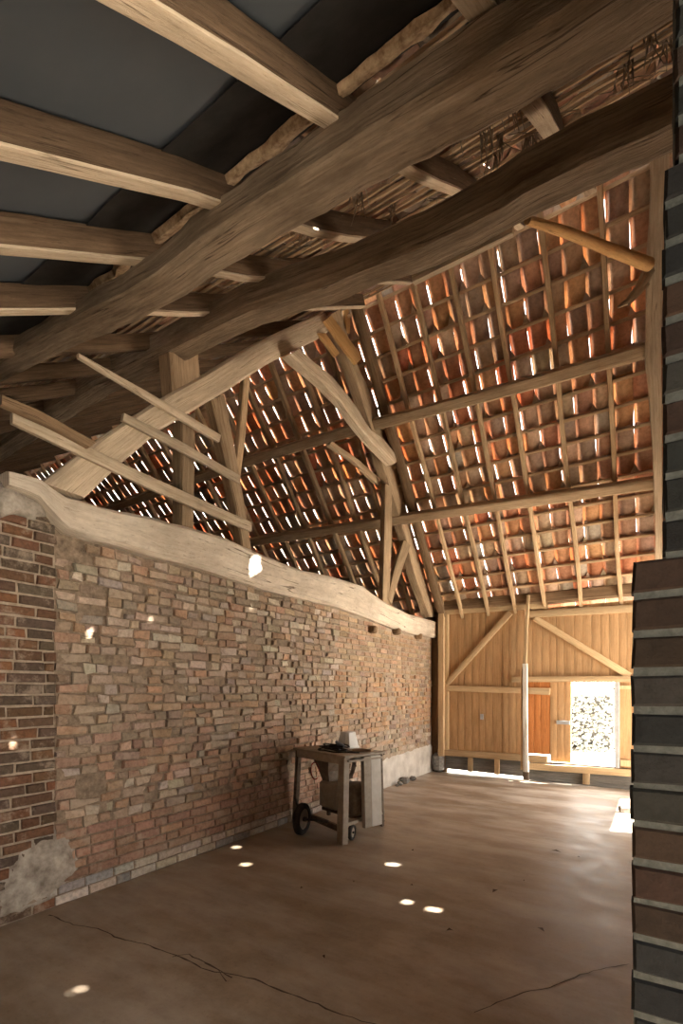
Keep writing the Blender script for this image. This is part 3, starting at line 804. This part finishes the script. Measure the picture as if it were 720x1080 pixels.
tt('brace', [(348, 466), (375, 484), (400, 506)], [(345, 470), (372, 488), (398, 513)], 0.06, 'thin brace from the upper purlin to the crooked truss post', 'brace', 'oak', XL - 0.10, 0.004, 10, 17)
tt('peg_board', [(348, 333), (365, 355), (381, 377)], [(341, 339), (357, 362), (374, 385)], 0.04, 'short honey yellow board nailed askew at the truss apex', 'board', 'honey', XL + 0.13, 0.002, 8, 18)
tt('peg_board', [(361, 318), (363, 335), (364, 352)], [(367, 318), (368, 335), (368, 352)], 0.04, 'upright orange board behind the askew board at the apex', 'board', 'honey', XL + 0.02, 0.002, 8, 19)
tt('peg_board', [(342, 352), (350, 363), (357, 373)], [(334, 352), (345, 366), (353, 377)], 0.04, 'small yellow board under the askew board at the apex', 'board', 'honey', XL + 0.09, 0.002, 8, 20)
tt('batten', [(0, 417), (40, 434), (100, 467)], [(0, 428), (38, 444), (92, 473)], 0.05, 'dark batten end lying on the long pale batten of the truss', 'batten', 'dark', XL + 0.14, 0.003, 10, 23)
tt('batten', [(12, 436), (80, 466), (160, 504), (264, 551)], [(12, 447), (80, 479), (160, 517), (264, 561)], 0.035, 'long pale batten nailed across the truss, lowest of three', 'batten', 'pale', XL + 0.11, 0.003, 24, 21)
tt('batten', [(130, 436), (190, 466), (252, 502)], [(128, 444), (188, 475), (252, 510)], 0.03, 'pale batten nailed across the truss, middle of three', 'batten', 'pale', XL + 0.12, 0.003, 16, 22)
tt('batten', [(82, 373), (150, 411), (232, 459)], [(82, 378), (150, 419), (230, 467)], 0.03, 'thin pale batten nailed across the truss, topmost of three', 'batten', 'pale', XL + 0.14, 0.003, 16, 24)
# dark rafter beside the truss apex
m = far_rafter(-3.04, 0.12, 33.0, 0.0, 4.42, 0.09); tag(m.build('rafter', M['dark']), 'thick dark rafter right behind the apex of the truss', 'rafter')

# next truss, seen edge on against the brick pier
m = MB(); pts = []; ws = []
P = [(684, 147), (686, 185), (682, 260), (680, 330), (680, 375), (684, 420), (688, 480), (690, 540), (691, 600)]
Q = [(706, 147), (705, 185), (701, 260), (698, 330), (697, 390), (698, 420), (698, 480), (698, 540), (698, 600)]
ptsc = []
for (a, b2) in zip(P, Q):
    # on the plane of the rafters' underside
    n = NF; c = n.dot(Vector((0, YE, EAVE_Z))) - 0.26
    A = on_plane(a[0], a[1], n, c); B = on_plane(b2[0], b2[1], n, c)
    ptsc.append((A + B) / 2); ws.append(abs(A.x - B.x))
m.bar(ptsc, Vector((1, 0, 0)), NF, ws, 0.14, 0.007, 0.08, 0.2, 40)
tag(m.build('principal_rafter', M['pale']), 'rough pale truss timber seen edge on, against the brick pier', 'rafter')
# round brace and forked branch under the tiles
m = MB(); A = on_axis(556, 232, 1, 2.9); B = on_axis(600, 246, 1, 3.4); C_ = on_axis(640, 262, 1, 3.9); D = on_axis(684, 279, 1, 4.5)
m.tube([A, B, C_, D], [0.022, 0.030, 0.036, 0.045], 10)
tag(m.build('wind_brace', M['honey']), 'round pole brace from the hewn purlin to the edge on truss timber', 'brace')
m = MB(); A = on_axis(684, 285, 1, 4.6); B = on_axis(675, 303, 1, 4.6); C_ = on_axis(662, 318, 1, 4.6); D = on_axis(651, 324, 1, 4.62)
m.tube([A, B, C_, D], [0.05, 0.042, 0.026, 0.010], 9)
m.tube([on_axis(684, 299, 1, 4.55), on_axis(672, 312, 1, 4.55), on_axis(662, 322, 1, 4.55)], [0.012, 0.010, 0.008], 7)
tag(m.build('forked_branch', M['oak']), 'short crooked branch end poking out below the round pole brace', 'branch')
# scarf board nailed to the purlin beam
m = MB(); A = on_axis(436, 300, 1, 2.66); B = on_axis(541, 247, 1, 2.66)
m.bar([A + Vector((0, 0, .05)), B + Vector((0, 0, .04))], UP, (0, 1, 0), 0.09, 0.035, 0.003, 0.1, 0.1, 6)
tag(m.build('scarf_board', M['pale']), 'pale board nailed along the lower face of the hewn purlin', 'board')

# ------------------------------------------------------------------ cobwebs and straw between the laths
rngc = random.Random(9)
m = MB()
for i in range(150):
    x = rngc.uniform(-3.0, 0.35); y = rngc.uniform(1.9, 3.3); L = rngc.uniform(0.08, 0.4)
    p = near_pt(x, y, 0.12); pts = [p]
    ang = rngc.uniform(-0.6, 0.6) + (0 if rngc.random() < .7 else 1.4)
    for k in range(4):
        p = p + Vector((math.cos(ang), 0, 0)) * L / 4 + SN * math.sin(ang) * L / 4 + NN * rngc.uniform(-0.035, 0.012); pts.append(p)
    m.tube(pts, [0.0022] + [0.003] * 3 + [0.0012], 4)
for i in range(26):
    x = rngc.uniform(-1.9, 0.3); y = rngc.uniform(2.0, 3.2); p = near_pt(x, y, 0.14)
    for k in range(9):
        q = p + Vector((rngc.gauss(0, .02), 0, 0)); e = q + Vector((rngc.gauss(0, .03), rngc.gauss(0, .02), -rngc.uniform(.08, .2)))
        m.tube([q, (q + e) / 2 + Vector((rngc.gauss(0, .006), 0, 0)), e], [0.003, 0.0035, 0.001], 4)
tag(m.build('straw_tangle', M['straw'], loc=near_pt(-1.2, 2.5)), 'dusty straw and cobweb strands hanging between the laths', 'straw', None, 'stuff')

# ------------------------------------------------------------------ plank doors in the end wall
def ebar(m, a, b, h_or_w, depth, yoff=0.0, jit=0.002, up=None, seed=0):
    """bar on the door wall between two pixel points; its face stands yoff before the planks"""
    A = ep(*a, YE - yoff); B = ep(*b, YE - yoff); d = (B - A).normalized(); side = d.cross(Vector((0, 1, 0))).normalized()
    m.bar([A, B], side, Vector((0, 1, 0)), h_or_w, depth, jit, 0.2, 0.12, seed); return m
def zx(px, py): p = ep(px, py); return p.x, p.z
def planks(name, x0, x1, z0f, z1f, parent, mat, n, rng, y=YE):
    """boards side by side: one panel"""
    m = MB(); xs = [x0]
    w = (x1 - x0) / n
    for i in range(1, n): xs.append(x0 + w * i + rng.uniform(-0.018, 0.018))
    xs.append(x1)
    for i in range(n):
        a, b = xs[i] + 0.002, xs[i + 1] - 0.002; off = rng.uniform(-0.004, 0.004)
        zb = z0f((a + b) / 2); zt = z1f((a + b) / 2)
        m.bar([((a + b) / 2, y + off, zb), ((a + b) / 2, y + off, (zb + zt) / 2), ((a + b) / 2, y + off, zt)], (1, 0, 0), (0, 1, 0), b - a, 0.022, 0.0, 3, 0.1, i)
        # shift the grain of every board
        nf = 24
        for j in range(len(m.uv) - (2 * 12 + 2), len(m.uv)): m.uv[j] = [(q[0] + i * 1.37, q[1] + i * 0.61) for q in m.uv[j]]
    xm = (x0 + x1) / 2     # the tongues behind the seams
    m.bar([(xm, y + 0.016, z0f(xm)), (xm, y + 0.016, z1f(xm))], (1, 0, 0), (0, 1, 0), x1 - x0, 0.012, 0, 9, 0.1)
    return m.build(name, mat, parent)
rd = random.Random(3)
d1 = empty('door_1', (-2.3, YE, 0.4)); tag(d1, kind='structure')
xA, xM, xB = -3.02, -1.70, 0.25
planks('plank_panel', xA, xM, lambda x: 0.33, lambda x: 2.74, d1, M['board'], 11, rd)
def rail(parent, a, b, w, depth=0.05, yo=0.035, mat='rail', nm='rail', seed=0):
    return ebar(MB(), a, b, w, depth, yo, 0.002, None, seed).build(nm, M[mat], parent)
rail(d1, (470, 645), (578, 638), 0.10, seed=1)
rail(d1, (471, 726), (580, 729), 0.095, seed=2)
rail(d1, (462, 793), (577, 801), 0.10, 0.06, 0.045, seed=3)
rail(d1, (538, 646), (471, 721), 0.09, 0.045, 0.035, nm='brace', seed=4)
rail(d1, (471, 640), (471, 795), 0.07, 0.04, 0.03, nm='stile', seed=5)
m = MB(); p = ep(508, 756, YE - 0.02); m.box(p, (0.05, 0.02, 0.09)); m.build('patch_plate', M['zinc'], d1)

d2 = empty('door_2', (-0.8, YE, 0.3)); tag(d2, kind='structure')
zl = ep(602, 716).z; zs = 0.30
xw0, xw1 = ep(602, 760).x, ep(649, 760).x
planks('plank_panel', xM + 0.01, xB, lambda x: zl - 0.0, lambda x: 2.66, d2, M['board'], 17, rd)
xr = ep(580, 760).x
planks('plank_panel', xM + 0.01, xr, lambda x: 0.42, lambda x: zl - 0.01, d2, M['board_red'], 3, rd)
planks('plank_panel', xr, xw0, lambda x: 0.32, lambda x: zl - 0.01, d2, M['board'], 3, rd)
planks('plank_panel', xw1 + 0.05, xB, lambda x: 0.3, lambda x: zl - 0.01, d2, M['board'], 4, rd)
rail(d2, (558, 648), (690, 640.5), 0.10, 0.05, 0.036, seed=6)
rail(d2, (540, 716.5), (690, 716), 0.085, 0.06, 0.05, seed=7, nm='lintel')
rail(d2, (558, 808), (690, 817), 0.095, 0.07, 0.05, seed=8, nm='sill')
rail(d2, (560, 802), (577, 802.5), 0.06, 0.05, 0.04, seed=9)
rail(d2, (564, 652), (664, 713), 0.09, 0.045, 0.036, nm='brace', seed=10)
rail(d2, (558, 729), (579, 730), 0.09, 0.05, 0.04, seed=11)
m = MB(); m.box((xw1 + 0.02, YE + 0.0, (zl + zs) / 2), (0.06, 0.10, zl - zs)); m.build('jamb', M['zinc'], d2)
m = MB(); m.box(ep(593.5, 762, YE - 0.03), (0.18, 0.02, 0.055)); m.build('latch_plate', M['zinc'], d2)
m = MB(); m.box(ep(659, 725, YE - 0.03), (0.14, 0.03, 0.05)); m.build('rail', M['rail'], d2)
m = MB(); m.box(ep(660, 805, YE - 0.03), (0.14, 0.03, 0.09)); m.build('rail', M['rail'], d2)

# frame and base of the end wall
we = empty('wall_end', (-1.5, YE, 0)); tag(we, kind='structure')
m = MB(); m.bar([(-3.2, YE - 0.02, 2.84), (-1.5, YE - 0.02, 2.81), (0.4, YE - 0.02, 2.80)], UP, (0, 1, 0), 0.16, 0.16, 0.006, 0.2, 0.15, 1); m.build('wall_plate', M['dark'], we)
m = MB(); m.bar([ep(466, 634, YE - .05), ep(466, 730, YE - .05), ep(466, 797, YE - .05)], (1, 0, 0), (0, 1, 0), 0.10, 0.12, 0.004, 0.2, 0.15, 2); m.build('door_post', M['rail'], we)
m = MB(); m.bar([ep(578, 635, YE - .06), ep(690, 623, YE - .06)], UP, (0, 1, 0), 0.075, 0.05, 0.003, 0.2, 0.12, 3); m.build('header_board', M['dark'], we)
# planks of the base, light comes in below them
m = MB(); m.bar([(-3.0, YE + 0.03, 0.195), (-1.66, YE + 0.03, 0.178)], UP, (0, 1, 0), 0.27, 0.04, 0.004, 0.2, 0.1, 5); m.build('base_board', M['greyboard'], we)
m = MB(); m.bar([(-1.64, YE + 0.03, 0.155), (0.5, YE + 0.03, 0.145)], UP, (0, 1, 0), 0.30, 0.04, 0.006, 0.2, 0.1, 6); m.build('base_board', M['greyboard'], we)
for (a, b2, w) in (((496, 798), (496, 814), 0.07), ((524, 800), (524, 817), 0.07), ((618, 815), (618, 827), 0.085)):
    ebar(MB(), a, b2, w, 0.06, 0.02).build('base_post', M['rail'], we)
m = MB(); m.box((-3.12, YE - 0.02, 0.16), (0.2, 0.18, 0.34), 0.1, 0.3); m.build('footing', M['stone'], we)
m = MB(); m.box((XL + 0.05, YE + 0.05, 1.42), (0.44, 0.06, 2.9)); m.build('corner_board', M['dark'], we)

# prop leaning in front of the doors
m = MB()
def pp(px, py, y): return on_axis(px, py, 1, y)
m.bar([pp(554.5, 822, 7.62), pp(554, 790, 7.66), pp(553.5, 700, 7.70)], (1, 0, 0), (0, 1, 0), [0.075, 0.07, 0.07], 0.06, 0.004, 0.1, 0.2, 3)
root = empty('prop_post', (pp(554.5, 822, 7.62).x, 7.62, 0)); tag(root, 'upright prop with flaking white paint, standing in front of the plank doors', 'post')
m.build('painted_lower_post', M['whitewash'], root)
m = MB(); m.bar([pp(553.5, 701, 7.70), pp(555, 660, 7.74), pp(557, 628, 7.77)], (1, 0, 0), (0, 1, 0), [0.055, 0.05, 0.04], 0.05, 0.004, 0.1, 0.3, 4)
m.build('bare_upper_post', M['rail'], root)
m = MB(); m.bar([pp(549.8, 812, 7.66), pp(549.8, 706, 7.7)], (1, 0, 0), (0, 1, 0), 0.022, 0.03, 0.001, 0.2, 0.1, 5)
m.build('side_strip', M['rail'], root)
m = MB(); m.bar([pp(554.7, 822.5, 7.61), pp(554.6, 814, 7.62)], (1, 0, 0), (0, 1, 0), 0.082, 0.07, 0.003, 0.05, 0.2, 6)
m.build('iron_foot', M['rust'], root)

# ------------------------------------------------------------------ outside the wicket: hedge
rh = random.Random(2); m = MB()
for i in range(5200):
    x = rh.uniform(-5.2, -0.6); y = 12.6 + abs(rh.gauss(0, .25)); z = rh.uniform(-0.05, 1.62)
    if z > 1.5 and rh.random() < .5: continue
    a = rh.uniform(0, 6.28); e = rh.uniform(-1, 1); r = rh.uniform(.03, .065)
    u = Vector((math.cos(a), math.sin(a) * .6, e)).normalized(); w = u.cross(Vector((0.3, 1, 0.2))).normalized()
    c = Vector((x, y, z)); b0 = len(m.v)
    nb = u.cross(w).normalized() * r * .25
    m.v += [tuple(c - u * r), tuple(c + w * r * .55 + nb), tuple(c + u * r), tuple(c - w * r * .55 + nb)]
    m.face((b0, b0 + 1, b0 + 2)); m.face((b0, b0 + 2, b0 + 3))
hedge = empty('hedge', (-2.9, 12.8, -0.06)); tag(hedge, 'sunlit leafy hedge beyond the open wicket door', 'hedge', None, 'stuff')
m.build('foliage', M['leaf'], hedge, smooth=False)
m = MB(); m.box((-2.9, 13.3, 0.72), (4.6, 0.7, 1.5), 0, 0.3); m.build('twigs', M['iron'], hedge)

# ------------------------------------------------------------------ saw bench with motor
P1 = Vector((-3.16, 3.985, 0)); P2 = Vector((-2.385, 3.745, 0)); ex = (P2 - P1).normalized(); ey = Vector((-ex.y, ex.x, 0))
P3 = P2 + ey * 0.50; P4 = P1 + ey * 0.50; HT = 0.80
bench = empty('saw_bench', ((P1 + P3) / 2).to_tuple(), 0); bz = math.atan2(ex.y, ex.x)
tag(bench, 'dusty beige metal saw bench with motor and wheels, standing against the brick wall', 'workbench')
cb = (P1 + P3) / 2; L1 = (P2 - P1).length
def bl(x, y, z): return cb + ex * x + ey * y + UP * z     # bench space: x along the front, y to the back
hx = L1 / 2; hy = 0.25
m = MB(); m.box(cb + UP * (HT - 0.012), (L1 + 0.03, 0.53, 0.024), bz, 0.15); top = m.build('table_top', M['steel'], bench)
m = MB(); m.box(bl(0.08, 0, HT + 0.002), (0.30, 0.012, 0.006), bz); m.build('blade_slot', M['rust'], top)
def strut(a, b, w, d, nm, mat, par=None):
    m = MB(); t = (Vector(b) - Vector(a)).normalized(); s = ex if abs(t.dot(ex)) < .8 else UP
    s = (s - t * s.dot(t)).normalized(); q = t.cross(s)
    m.bar([a, b], s, q, w, d, 0.0, 0.5, 0.1); return m.build(nm, M[mat], par or bench)
F1 = Vector((-3.195, 4.03, 0)); F2 = Vector((-2.385, 3.70, 0)); F3 = Vector((-2.36, 4.42, 0)); F4 = Vector((-3.12, 4.60, 0))
strut(F1, bl(-hx + .03, -hy + .03, HT - .02), 0.05, 0.045, 'leg', 'rust')
strut(F2, bl(hx - .05, -hy + .03, HT - .02), 0.085, 0.07, 'leg', 'steel')
strut(F3, bl(hx - .02, hy - .03, HT - .02), 0.035, 0.035, 'leg', 'rust')
strut(F4, bl(-hx + .03, hy - .03, HT - .02), 0.04, 0.04, 'leg', 'rust')
for (a, b2) in ((bl(-hx + .03, -hy + .015, HT - .055), bl(hx - .04, -hy + .015, HT - .055)), (bl(-hx + .03, hy - .015, HT - .055), bl(hx - .03, hy - .015, HT - .055))):
    strut(a, b2, 0.075, 0.02, 'apron', 'steel')
strut(bl(hx - .015, -hy + .03, HT - .055), bl(hx - .015, hy - .03, HT - .055), 0.075, 0.02, 'apron', 'steel')
strut(bl(-hx + .015, -hy + .03, HT - .055), bl(-hx + .015, hy - .03, HT - .055), 0.075, 0.02, 'apron', 'steel')
def lrp(a, b, f): return Vector(a).lerp(Vector(b), f)
strut(F1 + Vector((.02, 0, .13)), F2 + Vector((-.03, .01, .13)), 0.055, 0.03, 'lower_rail', 'rust')
strut(F2 + Vector((.0, .03, .17)), F3 + Vector((0, -.01, .15)), 0.07, 0.03, 'lower_rail', 'steel')
strut(F4 + Vector((.0, 0, .14)), F3 + Vector((-.02, 0, .14)), 0.05, 0.03, 'lower_rail', 'rust')
# pale guard panel on the side towards the doors
m = MB(); A = bl(hx + .012, -.06, 0); 

def gbox(y0, y1, nm, mat):
    m = MB(); rings = []
    for (z, dx) in ((0.10, 0.02), (0.45, 0.01), (HT - 0.03, 0.0)):
        rings.append([bl(hx - 0.03 + dx, y0, z), bl(hx + 0.018 + dx, y0, z), bl(hx + 0.018 + dx, y1, z), bl(hx - 0.03 + dx, y1, z)])
    m.sweep(rings); m.build(nm, M[mat], bench, smooth=False)
gbox(-0.03, 0.06, 'guard_post', 'steel'); gbox(0.062, 0.19, 'guard_panel', 'panel')
# motor: ribbed box with end bell, pulley and shelf
mx, my, mz = 0.10, 0.06, 0.325
m = MB(); m.box(bl(mx - .12, my - .05, mz + .02), (0.30, 0.26, 0.27), bz, 0.08); mot = m.build('motor', M['steel'], bench)
m = MB(); m.box(bl(mx + .15, my - .04, mz + .02), (0.24, 0.24, 0.29), bz, 0.08); m.build('motor_cover', M['rust'], mot)
m = MB(); m.box(bl(mx + 0.02, my - .005, mz + 0.0), (0.02, 0.255, 0.255), bz, 0.1); m.build('clamp_band', M['iron'], mot)
m = MB(); m.tube([bl(mx - .25, my, mz), bl(mx - .21, my, mz)], 0.05, 16); m.build('pulley', M['iron'], mot)
m = MB(); m.box(bl(mx - .02, my, mz - 0.14), (0.50, 0.28, 0.03), bz, 0.1); m.build('motor_shelf', M['rust'], bench)
for (x, y) in ((mx - .2, my - .1), (mx + .2, my - .1), (mx - .2, my + .1), (mx + .2, my + .1)):
    strut(bl(x, y, 0.12), bl(x, y, mz - .13), 0.03, 0.03, 'shelf_post', 'rust')
# dust chute under the table
m = MB(); rings = []
for (z, w, d, ox) in ((HT - .03, .30, .30, .0), (HT - .10, .26, .26, -.01), (HT - .22, .16, .16, -.03), (HT - .33, .11, .12, -.01)):
    rings.append([bl(-.07 + ox - w / 2, -.03 - d / 2, z), bl(-.07 + ox + w / 2, -.03 - d / 2, z), bl(-.07 + ox + w / 2, -.03 + d / 2, z), bl(-.07 + ox - w / 2, -.03 + d / 2, z)])
m.sweep(rings); m.build('dust_chute', M['rust'], bench, smooth=False)
m = MB(); pts = [bl(.16 + .12 * math.cos(a), -.02, HT - .03 - .24 * math.sin(a)) for a in [math.pi / 2 * q / 8 for q in range(9)]]
m.bar(pts, ey, UP, 0.05, 0.02, 0, 0.1, .1); m.build('curved_guard', M['rust'], bench)
m = MB(); m.tube([bl(-.16 + .07 * math.cos(a), -.17, .58 + .085 * math.sin(a)) for a in [2 * math.pi * q / 20 for q in range(18)]], 0.006, 7); m.build('red_cable', M['redwire'], bench)
# wheels
def wheel(c, r, w):
    m = MB(); n = 28; rings = []
    prof = [(-w / 2, r * .66), (-w / 2, r * .9), (-w * .3, r), (w * .3, r), (w / 2, r * .9), (w / 2, r * .66)]
    for k in range(n + 1):
        a = 2 * math.pi * k / n; rings.append([c + WD * px + (WU * math.cos(a) + UP * math.sin(a)) * pr for (px, pr) in prof])
    m.sweep(rings, False); t = m.build('wheel', M['rubber'], bench)
    m = MB(); m.tube([c - WD * w * .3, c + WD * w * .3], r * .67, 24); m.build('hub', M['steel'], t)
    m = MB(); m.tube([c - WD * w * .75, c + WD * w * .75], r * .16, 12); m.build('axle_cap', M['iron'], t)
WD = (ex * 0.35 + ey * -0.94).normalized(); WU = Vector((-WD.y, WD.x, 0)).normalized()
WD, WU = Vector((0.985, 0.17, 0)), None
WU = Vector((-WD.y, WD.x, 0))
wheel(fp(317, 881) + Vector((0.0, 0.02, 0.155)), 0.152, 0.06)
wheel(F2 + ey * 0.14 + ex * -0.03 + UP * 0.075, 0.072, 0.035)
m = MB(); c1 = fp(317, 881) + Vector((0, .02, .155)); m.tube([c1, c1 + WD * 0.28], 0.012, 8); m.build('axle', M['iron'], bench)
m = MB(); m.tube([c1 + UP * 0.02, c1 + ex * -0.12 + UP * 0.18], 0.012, 8); m.build('wheel_fork', M['iron'], bench)

# things lying on the bench
def on_top(px, py, z=HT): return on_axis(px, py, 2, z)
root = empty('white_bucket', on_top(364, 788)); tag(root, 'white upturned plastic tub on the back of the saw bench', 'tub')
c = on_top(359, 789); c = Vector((c.x, c.y, HT))
m = MB(); rings = []
for (z, w) in ((0.0, .205), (0.03, .20), (0.03, .192), (0.17, .142), (0.178, .13)):
    rings.append([c + Vector((math.cos(a) * w / 2 * (1.0), math.sin(a) * w / 2, z)) for a in [2 * math.pi * (q + .5) / 4 + s for q in range(4) for s in (-.18, .18)]])
cc = c + ey * 0.10
m = MB(); rings = []
for (z, w) in ((0.0, .165), (0.018, .162), (0.02, .156), (0.155, .112), (0.165, .105)):
    ring = []
    for q in range(4):
        for s in (-.22, .22):
            a = math.pi / 2 * q + math.pi / 4 + s + bz; ring.append(cc + Vector((math.cos(a) * w * .72, math.sin(a) * w * .72, z)))
    rings.append(ring)
m.sweep(rings); m.build('tub', M['white'], root, smooth=False)
m = MB(); rings = []
for (z, w) in ((0.0, .172), (0.012, .172)):
    ring = []
    for q in range(4):
        for s in (-.22, .22):
            a = math.pi / 2 * q + math.pi / 4 + s + bz; ring.append(cc + Vector((math.cos(a) * w * .72, math.sin(a) * w * .72, z)))
    rings.append(ring)
m.sweep(rings); m.build('rim', M['white'], root, smooth=False)
rc = random.Random(4); m = MB(); c = bl(0.06, -0.13, HT)
for k in range(5):
    pts = []; r0 = [.14, .10, .12, .075, .13][k]; c = bl(0.06 + [0, .05, -.04, .08, .02][k], -0.13 + [0, .03, .02, -.02, .04][k], HT)
    for q in range(25):
        a = 2 * math.pi * q / 24; pts.append(c + ex * (r0 * 1.25 * math.cos(a) + rc.gauss(0, .004)) + ey * (r0 * .7 * math.sin(a) + rc.gauss(0, .004)) + UP * (0.010 + 0.011 * k + 0.006 * math.sin(a * 3 + k)))
    m.tube(pts, 0.0075, 7)
o = m.build('cable_coil', M['rubber'], loc=c); tag(o, 'coil of black cable lying on the saw bench', 'cable')
m = MB(); c2 = bl(0.17, -0.12, HT + 0.075)
m.tube([c2 + ex * -.05 + UP * .02, c2 + ex * .0 + UP * .0, c2 + ex * .07 - UP * .012], [0.014, 0.022, 0.013], 10)
m.tube([c2, c2 + ex * .03 - UP * .055 - ey * .02], [0.012, 0.010], 8)
tag(m.build('hand_drill', M['bluegrey'], loc=c2 - UP * .06), 'small blue grey tool lying across the cable coil', 'tool')
m = MB(); m.bar([bl(0.27, -.02, HT + .018), bl(0.33, .03, HT + .02), bl(0.40, .10, HT + .018)], ey, UP, [0.04, 0.055, 0.035], [0.022, 0.034, 0.022], 0.002, .03, .3, 3)
tag(m.build('wood_offcut', M['oak']), 'short brown wood offcut on the saw bench corner', 'wood')
m = MB(); m.tube([bl(0.20, -.17, HT + .008), bl(0.30, -.10, HT + .009), bl(0.38, -.05, HT + .008)], 0.008, 7)
tag(m.build('steel_rod', M['iron']), 'thin dark rod beside the wood offcut on the saw bench', 'rod')

# ------------------------------------------------------------------ rubble, leaves, loose bricks
def lump(c, r, seed, mat, nm, flat=.7):
    m = MB(); n1, n2 = 9, 6; 
    rows = []
    for j in range(1, n2):
        th = math.pi * j / n2; ring = []
        for k in range(n1):
            a = 2 * math.pi * k / n1; d = Vector((math.sin(th) * math.cos(a), math.sin(th) * math.sin(a), math.cos(th)))
            rr = r * (1 + .35 * noise.noise(d * 1.6 + Vector((seed, seed, 0))))
            ring.append(c + Vector((d.x * rr, d.y * rr, d.z * rr * flat + r * flat)))
        rows.append(ring)
    rows.reverse(); m.sweep(rows); return m.build(nm, mat, smooth=False)
for i, (px, py, r) in enumerate([(424, 826, .075), (432, 823, .055), (417, 828, .045), (413, 829, .03)]):
    p = fp(px, py); p.x = max(p.x, XL + 0.11); o = lump(p, r, i * 3.1, M['stone'], 'stone')
    tag(o, ['largest grey stone', 'second largest grey stone', 'middling grey stone', 'smallest grey stone'][i] + ' of the rubble at the foot of the plaster', 'stone', 'rubble by the plaster skirting')
for i, (px, py) in enumerate([(586, 899), (405, 867), (474, 983), (570, 982), (522, 941), (435, 898), (552, 930), (610, 905), (341, 1011), (318, 938), (434, 935), (373, 931)]):
    m = MB(); p = fp(px, py); r = [.045, .03, .022, .03, .035, .012, .014, .012, .016, .014, .012, .014][i]
    a = i * 1.9; u = Vector((math.cos(a), math.sin(a), 0)); w = Vector((-u.y, u.x, 0)); z = UP * 0.008
    b0 = 0
    m.v = [tuple(p - u * r + z), tuple(p - w * r * .5 + z * 2.5), tuple(p + u * r + z), tuple(p + w * r * .5 + z * 2.2), tuple(p + UP * .012)]
    for q in ((0, 1, 4), (1, 2, 4), (2, 3, 4), (3, 0, 4)): m.face(q)
    tag(m.build('dead_leaf', M['deadleaf'], smooth=False), 'curled brown dead leaf lying on the bare concrete floor', 'leaf', 'dead leaves on the concrete')
m = MB(); p = fp(662, 857); m.box(p + UP * 0.035, (0.18, 0.09, 0.06), 0.3, .12)
tag(m.build('loose_brick', M['stone']), 'dark loose brick on the floor, half hidden behind the pier', 'brick')
m = MB(); p = tp(262, 626, XL + .03)

# iron bits under the tie beam near the doors
for i, (px, py) in enumerate([(393, 664), (418, 666), (441, 671)]):
    p = tp(px, py, XL + 0.05); m = MB(); m.box(p, (0.12, 0.10, 0.10), 0.1 * i, .2)
    tag(m.build('beam_block', M['dark']), ['dark wooden block under the tie beam, farther from the doors', 'dark wooden block under the tie beam, middle of the three', 'dark wooden block under the tie beam, closer to the doors'][i], 'block', 'blocks under the tie beam')

# ------------------------------------------------------------------ light
w = bpy.data.worlds.new('World'); SC.world = w; w.use_nodes = True
bg = w.node_tree.nodes['Background']; bg.inputs[0].default_value = (1.0, 0.95, 0.88, 1); bg.inputs[1].default_value = 6.0
sl = bpy.data.lights.new('sun', 'SUN'); sl.energy = 60.0; sl.angle = math.radians(0.6); sl.color = (1.0, 0.93, 0.82)
so = bpy.data.objects.new('sun', sl); COL.objects.link(so); so.rotation_euler = SUN_DIR.to_track_quat('Z', 'Y').to_euler(); so.location = (6, 12, 15)

# ------------------------------------------------------------------ camera
cam = bpy.data.cameras.new('camera'); co = bpy.data.objects.new('camera', cam); COL.objects.link(co)
co.location = CAM; co.rotation_euler = (math.pi / 2, 0, TH)
cam.sensor_fit = 'HORIZONTAL'; cam.sensor_width = 24.0; cam.lens = 24.0 * F / 720.0
cam.shift_y = (HORIZON - 540.0) / 720.0; cam.clip_start = 0.05
SC.camera = co
SC.view_settings.view_transform = 'Standard'; SC.view_settings.look = 'None'
SC.view_settings.exposure = 0.48; SC.view_settings.gamma = 1.0; SC.view_settings.use_curve_mapping = False
SC.cycles.use_denoising = True
SC.cycles.max_bounces = 10; SC.cycles.diffuse_bounces = 6; SC.cycles.sample_clamp_indirect = 8.0
